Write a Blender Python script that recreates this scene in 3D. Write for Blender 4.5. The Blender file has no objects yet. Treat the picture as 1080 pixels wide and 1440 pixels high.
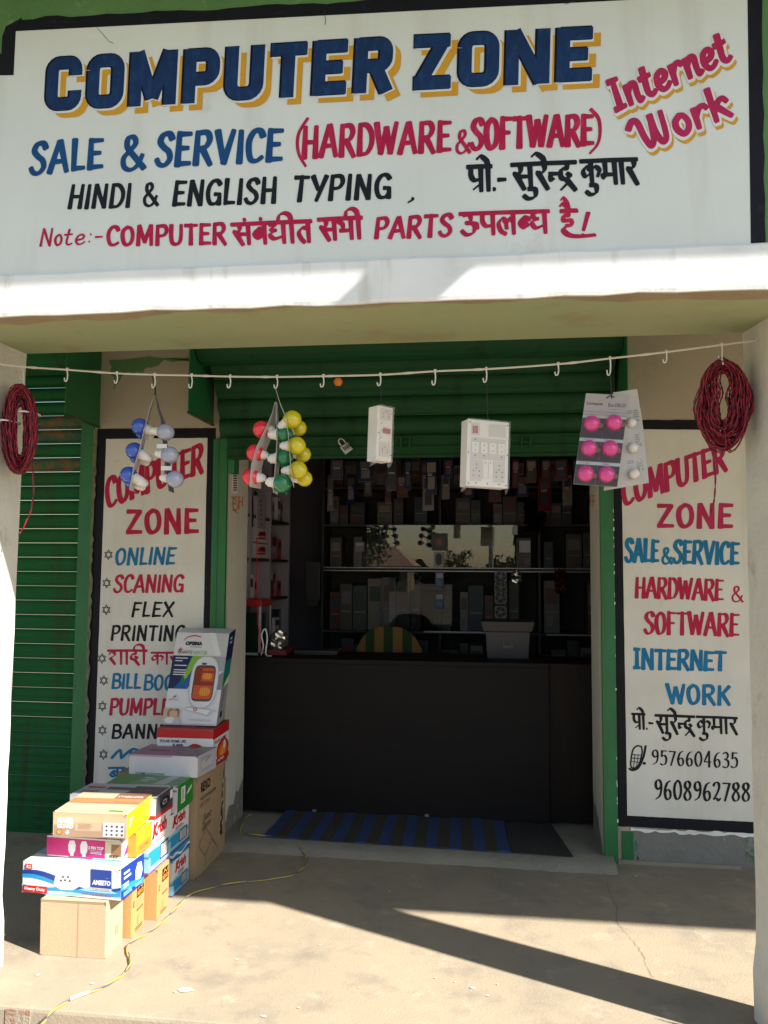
import bpy, math, random, bmesh
from mathutils import Vector, Matrix
random.seed(7)
# ------------------------------------------------------------------ camera
FOC = 1150.0
YAW, PITCH, ROLL = math.radians(7.3), math.atan(80/1150), 0.006
fw = Vector((-math.sin(YAW)*math.cos(PITCH), math.cos(YAW)*math.cos(PITCH), math.sin(PITCH)))
r0 = Vector((math.cos(YAW), math.sin(YAW), 0)); u0 = r0.cross(fw)
RT = r0*math.cos(ROLL)+u0*math.sin(ROLL); UP = -r0*math.sin(ROLL)+u0*math.cos(ROLL)
CAM = Vector((0, -4.5894, 1.55))
scene = bpy.context.scene
col = scene.collection
cd = bpy.data.cameras.new('camera'); cam = bpy.data.objects.new('camera', cd); col.objects.link(cam)
cd.sensor_fit = 'VERTICAL'; cd.sensor_height = 24; cd.lens = FOC/1440*24; cd.clip_end = 500; cd.clip_start = .05
cam.matrix_world = Matrix(((RT.x, UP.x, -fw.x, CAM.x), (RT.y, UP.y, -fw.y, CAM.y), (RT.z, UP.z, -fw.z, CAM.z), (0, 0, 0, 1)))
scene.camera = cam
# ------------------------------------------------------------------ light
SUN = Vector((2.64, -1.24, 2.41)).normalized()
world = bpy.data.worlds.new('World'); scene.world = world; world.use_nodes = True
wn = world.node_tree.nodes; wl = world.node_tree.links
sky = wn.new('ShaderNodeTexSky'); sky.sky_type = 'NISHITA'; sky.sun_disc = False
sky.sun_elevation = math.asin(SUN.z); sky.sun_rotation = math.atan2(SUN.x, SUN.y)
sky.air_density = 1.3; sky.dust_density = 0.7; sky.ozone_density = 1.0
bg = wn['Background']; wl.new(sky.outputs[0], bg.inputs[0]); bg.inputs[1].default_value = 0.065
sl = bpy.data.lights.new('sun', 'SUN'); so = bpy.data.objects.new('sun', sl); col.objects.link(so)
sl.energy = 5.0; sl.angle = math.radians(.9); sl.color = (1, .945, .86)
so.rotation_euler = (-SUN).to_track_quat('-Z', 'Y').to_euler(); so.location = SUN*20
scene.view_settings.view_transform = 'Standard'; scene.view_settings.look = 'None'
scene.view_settings.gamma = 1; scene.view_settings.exposure = 1.55
scene.view_settings.use_curve_mapping = False
scene.render.engine = 'CYCLES'
scene.cycles.max_bounces = 8; scene.cycles.diffuse_bounces = 5

# ------------------------------------------------------------------ pixel -> plane measuring helpers (photo pixels 1080x1440)
def ray(x, y): return RT*((x-540)/FOC) - UP*((y-720)/FOC) + fw
def atY(x, y, Y=0.0):
    d = ray(x, y); return CAM + d*((Y-CAM.y)/d.y)
def atZ(x, y, Z=0.0):
    d = ray(x, y); return CAM + d*((Z-CAM.z)/d.z)
def V(*a): return Vector(a)

# ------------------------------------------------------------------ materials
def s2l(c):
    return tuple((v/12.92 if v <= .04045 else ((v+.055)/1.055)**2.4) for v in [x/255 for x in c])
_m = {}
def mat(name, c, rough=.7, var=.12, scale=6, bump=.0, bscale=60, metal=0, spec=.5, c2=None, spots=None, alpha=1, trans=0, streak=None):
    """procedural material: base colour c with noise variation towards c2, optional stains and vertical streaks"""
    if name in _m: return _m[name]
    m = bpy.data.materials.new(name); m.use_nodes = True; nt = m.node_tree; n = nt.nodes; l = nt.links
    b = n['Principled BSDF']; b.inputs['Roughness'].default_value = rough; b.inputs['Metallic'].default_value = metal
    b.inputs['Specular IOR Level'].default_value = spec
    if alpha < 1: b.inputs['Alpha'].default_value = alpha
    if trans: b.inputs['Transmission Weight'].default_value = trans
    tc = n.new('ShaderNodeTexCoord'); geo = n.new('ShaderNodeNewGeometry')
    P = geo.outputs['Position']
    def noise(sc, det=4, vec=None, rg=.55):
        t = n.new('ShaderNodeTexNoise'); t.inputs['Scale'].default_value = sc; t.inputs['Detail'].default_value = det
        t.inputs['Roughness'].default_value = rg; l.new(vec or P, t.inputs['Vector']); return t
    def mixc(f, a, bb, blend='MIX'):
        x = n.new('ShaderNodeMix'); x.data_type = 'RGBA'; x.blend_type = blend
        if hasattr(f, 'links'): l.new(f, x.inputs[0])
        else: x.inputs[0].default_value = f
        for i, s in ((6, a), (7, bb)):
            if hasattr(s, 'links'): l.new(s, x.inputs[i])
            else: x.inputs[i].default_value = (*s, 1)
        return x.outputs[2]
    def ramp(f, a, bq):
        r = n.new('ShaderNodeMapRange'); r.inputs[1].default_value = a; r.inputs[2].default_value = bq; l.new(f, r.inputs[0]); return r.outputs[0]
    dark = c2 or tuple(v*(1-var*2) for v in c)
    out = mixc(ramp(noise(scale).outputs[0], .35, .68), c, dark)
    out = mixc(ramp(noise(scale*9, 3).outputs[0], .3, .75), out, tuple(v*(1-var) for v in c)) if var > 0.03 else out
    for s in (spots or []):   # (colour, scale, lo, hi)
        out = mixc(ramp(noise(s[1], 6, rg=.65).outputs[0], s[2], s[3]), out, s[0])
    if streak:
        mp = n.new('ShaderNodeMapping'); mp.inputs['Scale'].default_value = streak[1]; l.new(P, mp.inputs[0])
        out = mixc(ramp(noise(1, 5, mp.outputs[0]).outputs[0], streak[2], streak[3]), out, streak[0])
    l.new(out, b.inputs['Base Color'])
    if bump:
        bp = n.new('ShaderNodeBump'); bp.inputs['Strength'].default_value = bump; bp.inputs['Distance'].default_value = .01
        l.new(noise(bscale, 6).outputs[0], bp.inputs['Height']); l.new(bp.outputs[0], b.inputs['Normal'])
    _m[name] = m; return m
def flat(name, rgb, rough=.55, **k):
    return mat(name, s2l(rgb), rough, var=k.pop('var', .05), scale=k.pop('scale', 14), **k)

# ------------------------------------------------------------------ object helpers
def tag(o, label=None, cat=None, group=None, kind=None):
    if label: o['label'] = label
    if cat: o['category'] = cat
    if group: o['group'] = group
    if kind: o['kind'] = kind
    return o
def thing(name, label, cat, loc=(0, 0, 0), group=None):
    o = bpy.data.objects.new(name, None); col.objects.link(o); o.location = loc; o.empty_display_size = .1
    return tag(o, label, cat, group)
class MB:
    def __init__(s): s.v = []; s.f = []; s.mi = []; s.mats = []; s.lay = 0; s.base = 0
    def m(s, mt):
        if mt not in s.mats: s.mats.append(mt)
        return s.mats.index(mt)
    def add(s, vs, fs, mt):
        b = len(s.v); s.v += [tuple(p) for p in vs]; k = s.m(mt)
        for f in fs: s.f.append([b+i for i in f]); s.mi.append(k)
        return s
    def box(s, a, b, mt):
        x0, y0, z0 = a; x1, y1, z1 = b
        vs = [(x0,y0,z0),(x1,y0,z0),(x1,y1,z0),(x0,y1,z0),(x0,y0,z1),(x1,y0,z1),(x1,y1,z1),(x0,y1,z1)]
        return s.add(vs, [(0,3,2,1),(4,5,6,7),(0,1,5,4),(1,2,6,5),(2,3,7,6),(3,0,4,7)], mt)
    def hexa(s, lo, hi, mt):   # lo, hi: 4 points each, anticlockwise from above
        return s.add(list(lo)+list(hi), [(3,2,1,0),(4,5,6,7),(0,1,5,4),(1,2,6,5),(2,3,7,6),(3,0,4,7)], mt)
    def slab(s, quad, d, mt):  # quad facing out, thickness vector d
        q = [Vector(p) for p in quad]; w = [p+Vector(d) for p in q]; n = len(q)
        fs = [tuple(range(n)), tuple(range(2*n-1, n-1, -1))]+[(i, i+n, (i+1) % n+n, (i+1) % n) for i in range(n)]
        return s.add(q+w, fs, mt)
    def tube(s, path, r, mt, sides=6, caps=True):
        path = [Vector(p) for p in path]; n = len(path); vs = []; fs = []; ref = None
        for i, p in enumerate(path):
            t = (path[min(i+1, n-1)]-path[max(i-1, 0)]).normalized()
            if ref is None: ref = t.orthogonal().normalized()
            ref = (ref - t*ref.dot(t)).normalized(); bn = t.cross(ref)
            rr = r[i] if isinstance(r, (list, tuple)) else r
            for k in range(sides):
                a = 2*math.pi*k/sides; vs.append(p+(ref*math.cos(a)+bn*math.sin(a))*rr)
        for i in range(n-1):
            for k in range(sides):
                k2 = (k+1) % sides; fs.append((i*sides+k, i*sides+k2, (i+1)*sides+k2, (i+1)*sides+k))
        if caps: fs.append(tuple(range(sides-1, -1, -1))); fs.append(tuple((n-1)*sides+k for k in range(sides)))
        return s.add(vs, fs, mt)
    def lathe(s, prof, o, axis, mt, n=16):   # prof: (r, h) along axis
        a = Vector(axis).normalized(); u = a.orthogonal().normalized(); w = a.cross(u); o = Vector(o); vs = []; fs = []
        for r, h in prof:
            for k in range(n):
                t = 2*math.pi*k/n; vs.append(o+a*h+(u*math.cos(t)+w*math.sin(t))*r)
        for i in range(len(prof)-1):
            for k in range(n):
                k2 = (k+1) % n; fs.append((i*n+k, i*n+k2, (i+1)*n+k2, (i+1)*n+k))
        return s.add(vs, fs, mt)
    def build(s, name, parent=None, smooth=False, bevel=0, rel=True):
        me = bpy.data.meshes.new(name)
        vs = s.v
        if parent is not None and rel:
            o0 = parent.matrix_world.translation if parent.parent is None else None
            pl = Vector(parent.location)
            pp = parent.parent
            while pp: pl = pl + Vector(pp.location); pp = pp.parent
            vs = [(p[0]-pl.x, p[1]-pl.y, p[2]-pl.z) for p in s.v]
        me.from_pydata(vs, [], s.f)
        for m_ in s.mats: me.materials.append(m_)
        me.polygons.foreach_set('material_index', s.mi)
        if smooth: me.polygons.foreach_set('use_smooth', [True]*len(s.f))
        me.validate(); me.update()
        if bevel:
            bm = bmesh.new(); bm.from_mesh(me); bmesh.ops.recalc_face_normals(bm, faces=bm.faces)
            bmesh.ops.bevel(bm, geom=list(bm.edges), offset=bevel, segments=2, affect='EDGES', profile=.6); bm.to_mesh(me); bm.free()
        o = bpy.data.objects.new(name, me); col.objects.link(o)
        if parent is not None: o.parent = parent
        return o

# ------------------------------------------------------------------ hand-painted lettering
def cat_rom(p, k=7):
    if len(p) < 3: return p
    q = [p[0]]+list(p)+[p[-1]]; o = []
    for i in range(1, len(q)-2):
        for j in range(k):
            t = j/k; a, b, c, d = q[i-1], q[i], q[i+1], q[i+2]
            o.append(tuple(.5*((2*b[e])+(-a[e]+c[e])*t+(2*a[e]-5*b[e]+4*c[e]-d[e])*t*t+(-a[e]+3*b[e]-3*c[e]+d[e])*t**3) for e in (0, 1)))
    o.append(tuple(p[-1])); return o
# L: straight stroke, C: curved stroke
def L(*p): return ('L', p)
def Cc(*p): return ('C', p)
G = {
'A': (.80, [L((.06,0),(.38,1)), L((.42,1),(.74,0)), L((.2,.34),(.6,.34))]),
'B': (.72, [L((.12,0),(.12,1)), Cc((.12,.97),(.45,.98),(.62,.78),(.5,.58),(.2,.53)), Cc((.2,.54),(.55,.5),(.68,.25),(.5,.03),(.12,.03))]),
'C': (.68, [Cc((.62,.8),(.52,.96),(.3,.97),(.12,.72),(.1,.4),(.2,.08),(.42,.02),(.64,.14))]),
'D': (.72, [L((.12,0),(.12,1)), Cc((.12,.97),(.42,.95),(.64,.68),(.64,.32),(.44,.05),(.12,.03))]),
'E': (.62, [L((.12,0),(.12,1)), L((.12,.95),(.58,.95)), L((.12,.52),(.5,.52)), L((.12,.05),(.6,.05))]),
'F': (.60, [L((.12,0),(.12,1)), L((.12,.95),(.58,.95)), L((.12,.5),(.48,.5))]),
'G': (.74, [Cc((.64,.82),(.5,.97),(.28,.95),(.11,.7),(.1,.35),(.24,.05),(.5,.04),(.64,.2)), L((.65,.0),(.65,.42)), L((.42,.42),(.68,.42))]),
'H': (.74, [L((.12,0),(.12,1)), L((.62,0),(.62,1)), L((.12,.5),(.62,.5))]),
'I': (.26, [L((.13,0),(.13,1))]),
'K': (.74, [L((.12,0),(.12,1)), L((.62,1),(.14,.42)), L((.28,.56),(.66,0))]),
'L': (.56, [L((.12,1),(.12,0)), L((.12,.05),(.54,.05))]),
'M': (.94, [L((.12,0),(.14,1)), L((.16,1),(.46,.15)), L((.46,.15),(.76,1)), L((.78,1),(.82,0))]),
'N': (.78, [L((.12,0),(.12,1)), L((.14,.98),(.62,.02)), L((.64,0),(.64,1))]),
'O': (.74, [Cc((.36,.97),(.14,.78),(.1,.45),(.2,.1),(.38,.02),(.58,.18),(.64,.52),(.56,.85),(.36,.97),(.26,.93))]),
'P': (.66, [L((.12,0),(.12,1)), Cc((.12,.96),(.48,.97),(.6,.74),(.46,.5),(.14,.46))]),
'R': (.74, [L((.12,0),(.12,1)), Cc((.12,.96),(.48,.97),(.6,.76),(.46,.53),(.16,.5)), L((.32,.5),(.68,-.03))]),
'S': (.66, [Cc((.6,.82),(.48,.97),(.24,.94),(.14,.74),(.3,.56),(.5,.42),(.56,.2),(.38,.02),(.16,.05),(.05,.2))]),
'T': (.68, [L((.34,0),(.34,1)), L((.03,.95),(.66,.95))]),
'U': (.72, [Cc((.11,1),(.1,.5),(.16,.12),(.36,.02),(.56,.14),(.62,.5),(.62,1))]),
'V': (.74, [L((.06,1),(.36,0)), L((.36,0),(.68,1))]),
'W': (1.0, [L((.06,1),(.27,.02)), L((.27,.02),(.5,.85)), L((.5,.85),(.7,.02)), L((.7,.02),(.95,1))]),
'X': (.72, [L((.06,1),(.66,0)), L((.64,1),(.06,0))]),
'Y': (.70, [L((.05,1),(.34,.45)), L((.66,1),(.3,0))]),
'Z': (.74, [L((.08,.94),(.66,.94)), L((.62,.94),(.1,.06)), L((.08,.06),(.7,.06))]),
'&': (.84, [Cc((.76,.02),(.5,.34),(.24,.66),(.26,.92),(.44,.96),(.5,.78),(.34,.58),(.12,.36),(.14,.1),(.34,.0),(.56,.12),(.72,.42))]),
'(': (.34, [Cc((.3,1.12),(.12,.8),(.08,.45),(.14,.12),(.3,-.15))]),
')': (.34, [Cc((.04,1.15),(.22,.85),(.26,.45),(.2,.1),(.02,-.15))]),
',': (.25, [Cc((.14,.12),(.16,.02),(.02,-.2))]),
'.': (.2, [L((.08,.04),(.12,.04))]),
':': (.24, [L((.1,.15),(.13,.15)), L((.1,.6),(.13,.6))]),
'-': (.44, [L((.06,.42),(.38,.42))]),
'!': (.25, [L((.16,1.05),(.08,.25)), L((.06,.0),(.09,.0))]),
'0': (.68, [Cc((.36,.97),(.16,.8),(.09,.48),(.17,.12),(.34,.02),(.52,.16),(.6,.5),(.52,.84),(.36,.97),(.28,.95))]),
'2': (.64, [Cc((.08,.78),(.22,.95),(.44,.93),(.5,.7),(.36,.4),(.1,.06)), Cc((.1,.08),(.32,.1),(.46,.0),(.6,.12))]),
'3': (.6, [Cc((.08,.88),(.3,.98),(.48,.82),(.4,.6),(.22,.53)), Cc((.22,.54),(.48,.44),(.52,.18),(.34,.0),(.06,.06))]),
'4': (.7, [L((.46,0),(.46,1)), L((.44,1),(.06,.34)), L((.06,.32),(.64,.32))]),
'5': (.62, [L((.18,.94),(.56,.94)), L((.18,.95),(.14,.56)), Cc((.14,.56),(.38,.64),(.54,.42),(.46,.1),(.24,.0),(.05,.08))]),
'6': (.62, [Cc((.5,.95),(.26,.82),(.1,.45),(.16,.1),(.34,.0),(.52,.16),(.48,.42),(.3,.5),(.14,.36))]),
'7': (.6, [L((.05,.93),(.54,.93)), L((.54,.93),(.2,0))]),
'8': (.64, [Cc((.3,.54),(.12,.72),(.18,.92),(.36,.97),(.5,.84),(.44,.64),(.2,.44),(.08,.22),(.2,.02),(.42,.03),(.54,.22),(.44,.44),(.3,.54))]),
'9': (.62, [Cc((.5,.62),(.32,.5),(.14,.62),(.14,.85),(.32,.97),(.5,.85),(.54,.5),(.42,.16),(.12,.0))]),
'o': (.56, [Cc((.28,.62),(.12,.48),(.1,.24),(.24,.02),(.4,.1),(.46,.34),(.38,.56),(.28,.62),(.2,.58))]),
't': (.46, [Cc((.2,.95),(.18,.5),(.18,.14),(.3,.02),(.44,.1)), L((.02,.64),(.38,.66))]),
'e': (.54, [Cc((.1,.28),(.34,.34),(.42,.5),(.3,.62),(.14,.52),(.08,.26),(.2,.03),(.36,.03),(.5,.16))]),
'n': (.6, [L((.12,.64),(.12,0)), Cc((.13,.42),(.28,.62),(.42,.58),(.42,.25),(.46,.0),(.58,.06))]),
'r': (.5, [L((.12,.64),(.12,0)), Cc((.13,.4),(.26,.6),(.4,.64),(.48,.52))]),
'k': (.6, [L((.12,1.08),(.12,0)), Cc((.14,.34),(.28,.56),(.44,.64),(.54,.5)), L((.26,.4),(.56,0))]),
'w': (1.06, [Cc((-.12,.8),(.04,1.0),(.18,.9),(.24,.4),(.34,.04),(.46,.16),(.52,.6),(.56,.98)), Cc((.56,.98),(.58,.4),(.7,.02),(.84,.18),(.88,.98))]),
'i': (.5, [L((.26,.02),(.26,1)), L((.1,.97),(.42,.97)), L((.08,.04),(.44,.04))]),
'm': (.9, [Cc((.02,.2),(.16,.9),(.3,.2)), Cc((.3,.2),(.5,.95),(.7,.9)), Cc((.5,.95),(.56,.3),(.75,.1))]),
' ': (.34, []),
}
# block capitals of the headline (squarish, heavy)
def arc_(cx, cy, r, a0, a1, n=5):
    return [(cx+r*math.cos(math.radians(a0+(a1-a0)*i/n)), cy+r*math.sin(math.radians(a0+(a1-a0)*i/n))) for i in range(n+1)]
def rr(x0, x1, y0, y1, c):  # rounded rectangle path
    return arc_(x0+c, y1-c, c, 180, 90)+arc_(x1-c, y1-c, c, 90, 0)+arc_(x1-c, y0+c, c, 0, -90)+arc_(x0+c, y0+c, c, -90, -180)+[(x0, y1-c), (x0, y1-c+.001)]
K = dict(G)
K['C'] = (.78, [('L', [(.64,.64)]+arc_(.50,.74,.14,0,90)+arc_(.30,.72,.16,90,180)+arc_(.30,.28,.16,180,270)+arc_(.50,.26,.14,-90,0)+[(.64,.36)])])
K['O'] = (.80, [('L', rr(.14,.66,.12,.88,.17))])
K['M'] = (1.02, [L((.14,0),(.14,1)), L((.17,.99),(.50,.13)), L((.50,.13),(.83,.99)), L((.86,1),(.86,0))])
K['P'] = (.76, [L((.14,0),(.14,1)), ('L', [(.10,.88)]+arc_(.46,.72,.16,90,0)+arc_(.46,.60,.16,0,-90)+[(.10,.44)])])
K['U'] = (.80, [('L', [(.14,1)]+arc_(.32,.30,.18,180,270)+arc_(.48,.30,.18,-90,0)+[(.66,1)])])
K['T'] = (.76, [L((.38,0),(.38,1)), L((.02,.88),(.74,.88))])
K['E'] = (.72, [L((.14,0),(.14,1)), L((.10,.88),(.68,.88)), L((.10,.5),(.6,.5)), L((.10,.12),(.68,.12))])
K['R'] = (.80, [L((.14,0),(.14,1)), ('L', [(.10,.88)]+arc_(.48,.74,.14,90,0)+arc_(.48,.62,.14,0,-90)+[(.10,.48)]), L((.42,.48),(.66,0))])
K['Z'] = (.80, [L((.04,.88),(.74,.88)), L((.62,.88),(.16,.12)), L((.04,.12),(.76,.12))])
K['N'] = (.86, [L((.14,0),(.14,1)), L((.17,.97),(.69,.03)), L((.72,0),(.72,1))])
# Devanagari: (advance, strokes, bar x, headline)
D = {
'pa': (.72, [Cc((.14,1),(.13,.62),(.28,.4),(.58,.44)), L((.58,1),(.58,0))], .58),
'pra': (.72, [Cc((.14,1),(.13,.66),(.28,.46),(.58,.5)), L((.58,1),(.58,0)), L((.56,.3),(.22,.08))], .58),
'ra': (.56, [Cc((.40,1),(.42,.78),(.3,.62),(.1,.64)), L((.16,.62),(.5,-.05))], .42),
'sa': (.86, [Cc((.32,1),(.34,.78),(.24,.6),(.06,.64)), L((.14,.6),(.44,-.02)), L((.24,.5),(.72,.5)), L((.72,1),(.72,0))], .72),
'ndra': (1.08, [L((.02,.56),(.40,.56)), Cc((.20,.56),(.06,.5),(.08,.32),(.20,.36)), L((.74,1),(.74,.76)), Cc((.74,.76),(.5,.7),(.48,.4),(.68,.32),(.84,.44),(.74,.54)), L((.68,.32),(1.02,-.14)), L((.72,.14),(.44,-.12))], .74),
'ka': (.92, [L((.44,1),(.44,0)), Cc((.44,.62),(.22,.74),(.06,.56),(.16,.36),(.42,.5)), Cc((.44,.6),(.64,.74),(.82,.6),(.72,.34))], .44),
'ma': (.74, [L((.16,1),(.16,.42)), Cc((.16,.46),(.03,.42),(.08,.28),(.2,.4)), L((.12,.4),(.6,.4)), L((.6,1),(.6,0))], .6),
'aa': (.30, [L((.16,1),(.16,0))], .16),
'ba': (.70, [L((.56,1),(.56,0)), Cc((.56,.68),(.28,.74),(.1,.5),(.28,.28),(.56,.42)), L((.24,.66),(.44,.36))], .56),
'bha_': (.52, [Cc((.52,.66),(.26,.74),(.1,.5),(.26,.28),(.52,.42)), L((.22,.66),(.42,.36))], .3),
'gha': (.84, [Cc((.08,.92),(.3,.88),(.14,.68),(.34,.62)), Cc((.3,.62),(.08,.42),(.26,.22),(.68,.34)), L((.68,1),(.68,0))], .68),
'ta': (.68, [L((.54,1),(.54,0)), Cc((.54,.66),(.28,.68),(.12,.46),(.2,.18),(.34,.0))], .54),
'bha': (.76, [Cc((.24,1),(.06,.88),(.22,.72),(.22,.5),(.1,.44)), L((.1,.42),(.62,.42)), L((.62,1),(.62,0))], .62),
'u_': (.82, [Cc((.14,.92),(.42,.94),(.44,.66),(.22,.56)), Cc((.26,.57),(.6,.5),(.56,.12),(.26,.02),(.06,.2)), Cc((.5,.54),(.7,.5),(.74,.3))], .5),
'la': (.88, [L((.72,1),(.72,0)), Cc((.72,.6),(.54,.7),(.42,.52),(.42,.26)), Cc((.42,.54),(.26,.72),(.08,.5),(.16,.16),(.36,.0))], .72),
'dha': (.80, [Cc((.28,.96),(.12,.88),(.18,.7),(.34,.66)), Cc((.3,.66),(.08,.5),(.22,.24),(.62,.38)), L((.62,1),(.62,0))], .62),
'ha': (.80, [L((.36,1),(.36,.8)), Cc((.36,.8),(.12,.78),(.12,.58),(.42,.56),(.42,.36),(.2,.34)), Cc((.24,.34),(.08,.14),(.3,-.1),(.7,-.16),(1.25,-.12))], .36),
'sha': (.90, [Cc((.06,.72),(.24,.92),(.4,.72),(.24,.52),(.06,.34)), L((.14,.44),(.4,0)), L((.76,1),(.76,0))], .76),
'ii': (.34, [L((.18,1),(.18,0)), Cc((.18,1),(.12,1.32),(-.1,1.45),(-.34,1.34),(-.42,1.0))], .18),
'da': (.62, [L((.36,1),(.36,.78)), Cc((.36,.78),(.12,.68),(.1,.42),(.3,.34),(.44,.46),(.32,.56)), L((.28,.34),(.54,-.06))], .36),
'bh': (.3, [], .15),
}
MK = {  # marks relative to the last bar
'e': [Cc((0,1),(-.06,1.24),(-.32,1.42),(-.5,1.3))],
'ai': [Cc((0,1),(-.06,1.22),(-.3,1.32),(-.42,1.22)), Cc((.04,1),(0,1.36),(-.2,1.58),(-.36,1.5))],
'ii': [Cc((.14,1),(.12,1.34),(-.16,1.46),(-.4,1.3),(-.46,1.0)), L((.14,1),(.14,0))],
'u': [Cc((-.1,-.02),(.16,-.06),(.14,-.34),(-.12,-.42),(-.3,-.3))],
'am': [L((-.16,1.22),(-.1,1.22))],
}
def stroke(mb, pts, w, mp, mt, nib=None, cap='r', taper=(1, 1)):
    n = len(pts); 
    if n < 2: return
    P = [Vector((a, b, 0)) for a, b in pts]; vs = []; fs = []
    L_ = []; d0 = 0
    for i in range(n):
        a = P[max(i-1, 0)]; b = P[min(i+1, n-1)]; t = (b-a)
        t = t.normalized() if t.length > 1e-9 else Vector((1, 0, 0))
        if 0 < i < n-1:
            t1 = (P[i]-P[i-1]).normalized(); t2 = (P[i+1]-P[i]).normalized()
            t = (t1+t2).normalized() if (t1+t2).length > .2 else t2
            mit = min(1/max(t.dot(t2), .45), 1.5)
        else: mit = 1
        h = w/2
        if nib == 'm':
            h *= .74+.3*abs(math.sin(math.atan2(t.y, t.x)-.35))
        elif nib is not None:
            th = math.atan2(t.y, t.x); h *= .34+.66*abs(math.sin(th-nib))
        k = i/(n-1); h *= taper[0]*(1-k)+taper[1]*k
        L_.append((P[i], t, h*mit))
    seq = []
    if cap == 'r':
        p, t, h = L_[0]; seq += [(p-t*h*.55, t, h*.62), (p-t*h*.32, t, h*.9)]
    seq += L_
    if cap == 'r':
        p, t, h = L_[-1]; seq += [(p+t*h*.32, t, h*.9), (p+t*h*.6, t, h*.6)]
    for p, t, h in seq:
        nn = Vector((-t.y, t.x, 0)); mb.lay += 1
        for q in (p+nn*h, p-nn*h): vs.append(mp(q.x, q.y, mb.lay))
    for i in range(len(seq)-1): fs.append((2*i, 2*i+1, 2*i+3, 2*i+2))
    mb.add(vs, fs, mt)
def mapper(q, W, H, nrm, dxy=(0, 0)):
    BL, BR, TL, TR = q
    def mp(x, y, lay):
        u = (x+dxy[0])/W; v = (y+dxy[1])/H
        return (BL*(1-u)+BR*u)*(1-v)+(TL*(1-u)+TR*u)*v + nrm*(.0003+lay*1.5e-6)
    return mp
def paint(mb, text, quad, w, mt, font=G, slant=0.0, nib='m', cap='r', gap=.06, taper=(1.05, .8), dxy=(0, 0), nrm=Vector((0, -1, 0)), grow=0, arc=0, jit=.012):
    rnd = random.Random(text)
    q = [Vector(p) for p in quad]; W = ((q[1]-q[0]).length+(q[3]-q[2]).length)/2; H = ((q[2]-q[0]).length+(q[3]-q[1]).length)/2
    items = [(font[c][0], font[c][1]) for c in text]
    tot = sum(a for a, _ in items)+gap*(len(items)-1)-.12
    sx = W/tot; mp = mapper(q, W, H, nrm, dxy); x = -.06
    for gi, (adv, st) in enumerate(items):
        mb.lay = mb.base+(gi % 2)*90
        jy = rnd.uniform(-jit, jit); js = rnd.uniform(-jit, jit)
        for kind, pts in st:
            pts = [((x+a+slant*(b-.5))*sx, (b*(1+js)+jy+arc*math.sin(math.pi*min(max((x+a)/tot, 0), 1)))*H) for a, b in pts]
            if kind == 'C': pts = cat_rom(pts)
            stroke(mb, pts, w*H+grow, mp, mt, nib, cap, taper)
        x += adv+gap
def paint_hi(mb, seq, quad, w, mt, nrm=Vector((0, -1, 0)), nib=math.radians(38), gap=.03):
    q = [Vector(p) for p in quad]; W = ((q[1]-q[0]).length+(q[3]-q[2]).length)/2; H = ((q[2]-q[0]).length+(q[3]-q[1]).length)/2
    tot = 0
    for s in seq:
        if s[0] == '+': continue
        tot += (D[s][0] if s in D else G[s][0])+gap
    sx = W/tot; mp = mapper(q, W, H, nrm); x = 0; bar = 0; hs = None; runs = []
    for s in seq:
        mb.lay = mb.base+(int(x*7) % 2)*90
        if s[0] == '+':
            st = MK[s[1:]]; base = bar
        elif s in D:
            if hs is None: hs = x
            st = D[s][1]; base = x; bar = x+D[s][2]; x += D[s][0]+gap
        else:
            if hs is not None: runs.append((hs, x)); hs = None
            st = G[s][1]; base = x; x += G[s][0]+gap
        for kind, pts in st:
            pts = [((base+a)*sx, b*H) for a, b in pts]
            if kind == 'C': pts = cat_rom(pts)
            stroke(mb, pts, w*H, mp, mt, nib, 'r', (1, .8))
    if hs is not None: runs.append((hs, x))
    for a, b in runs: stroke(mb, [(a*sx-.02*H, 1.0*H), ((a+b)/2*sx, 1.01*H), (b*sx-.02*H, 1.0*H)], w*H*.75, mp, mt, None, 'r')
def qY(Y, *px):   # BL BR TL TR photo pixels onto a wall plane
    return [atY(*p, Y) for p in px]

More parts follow.
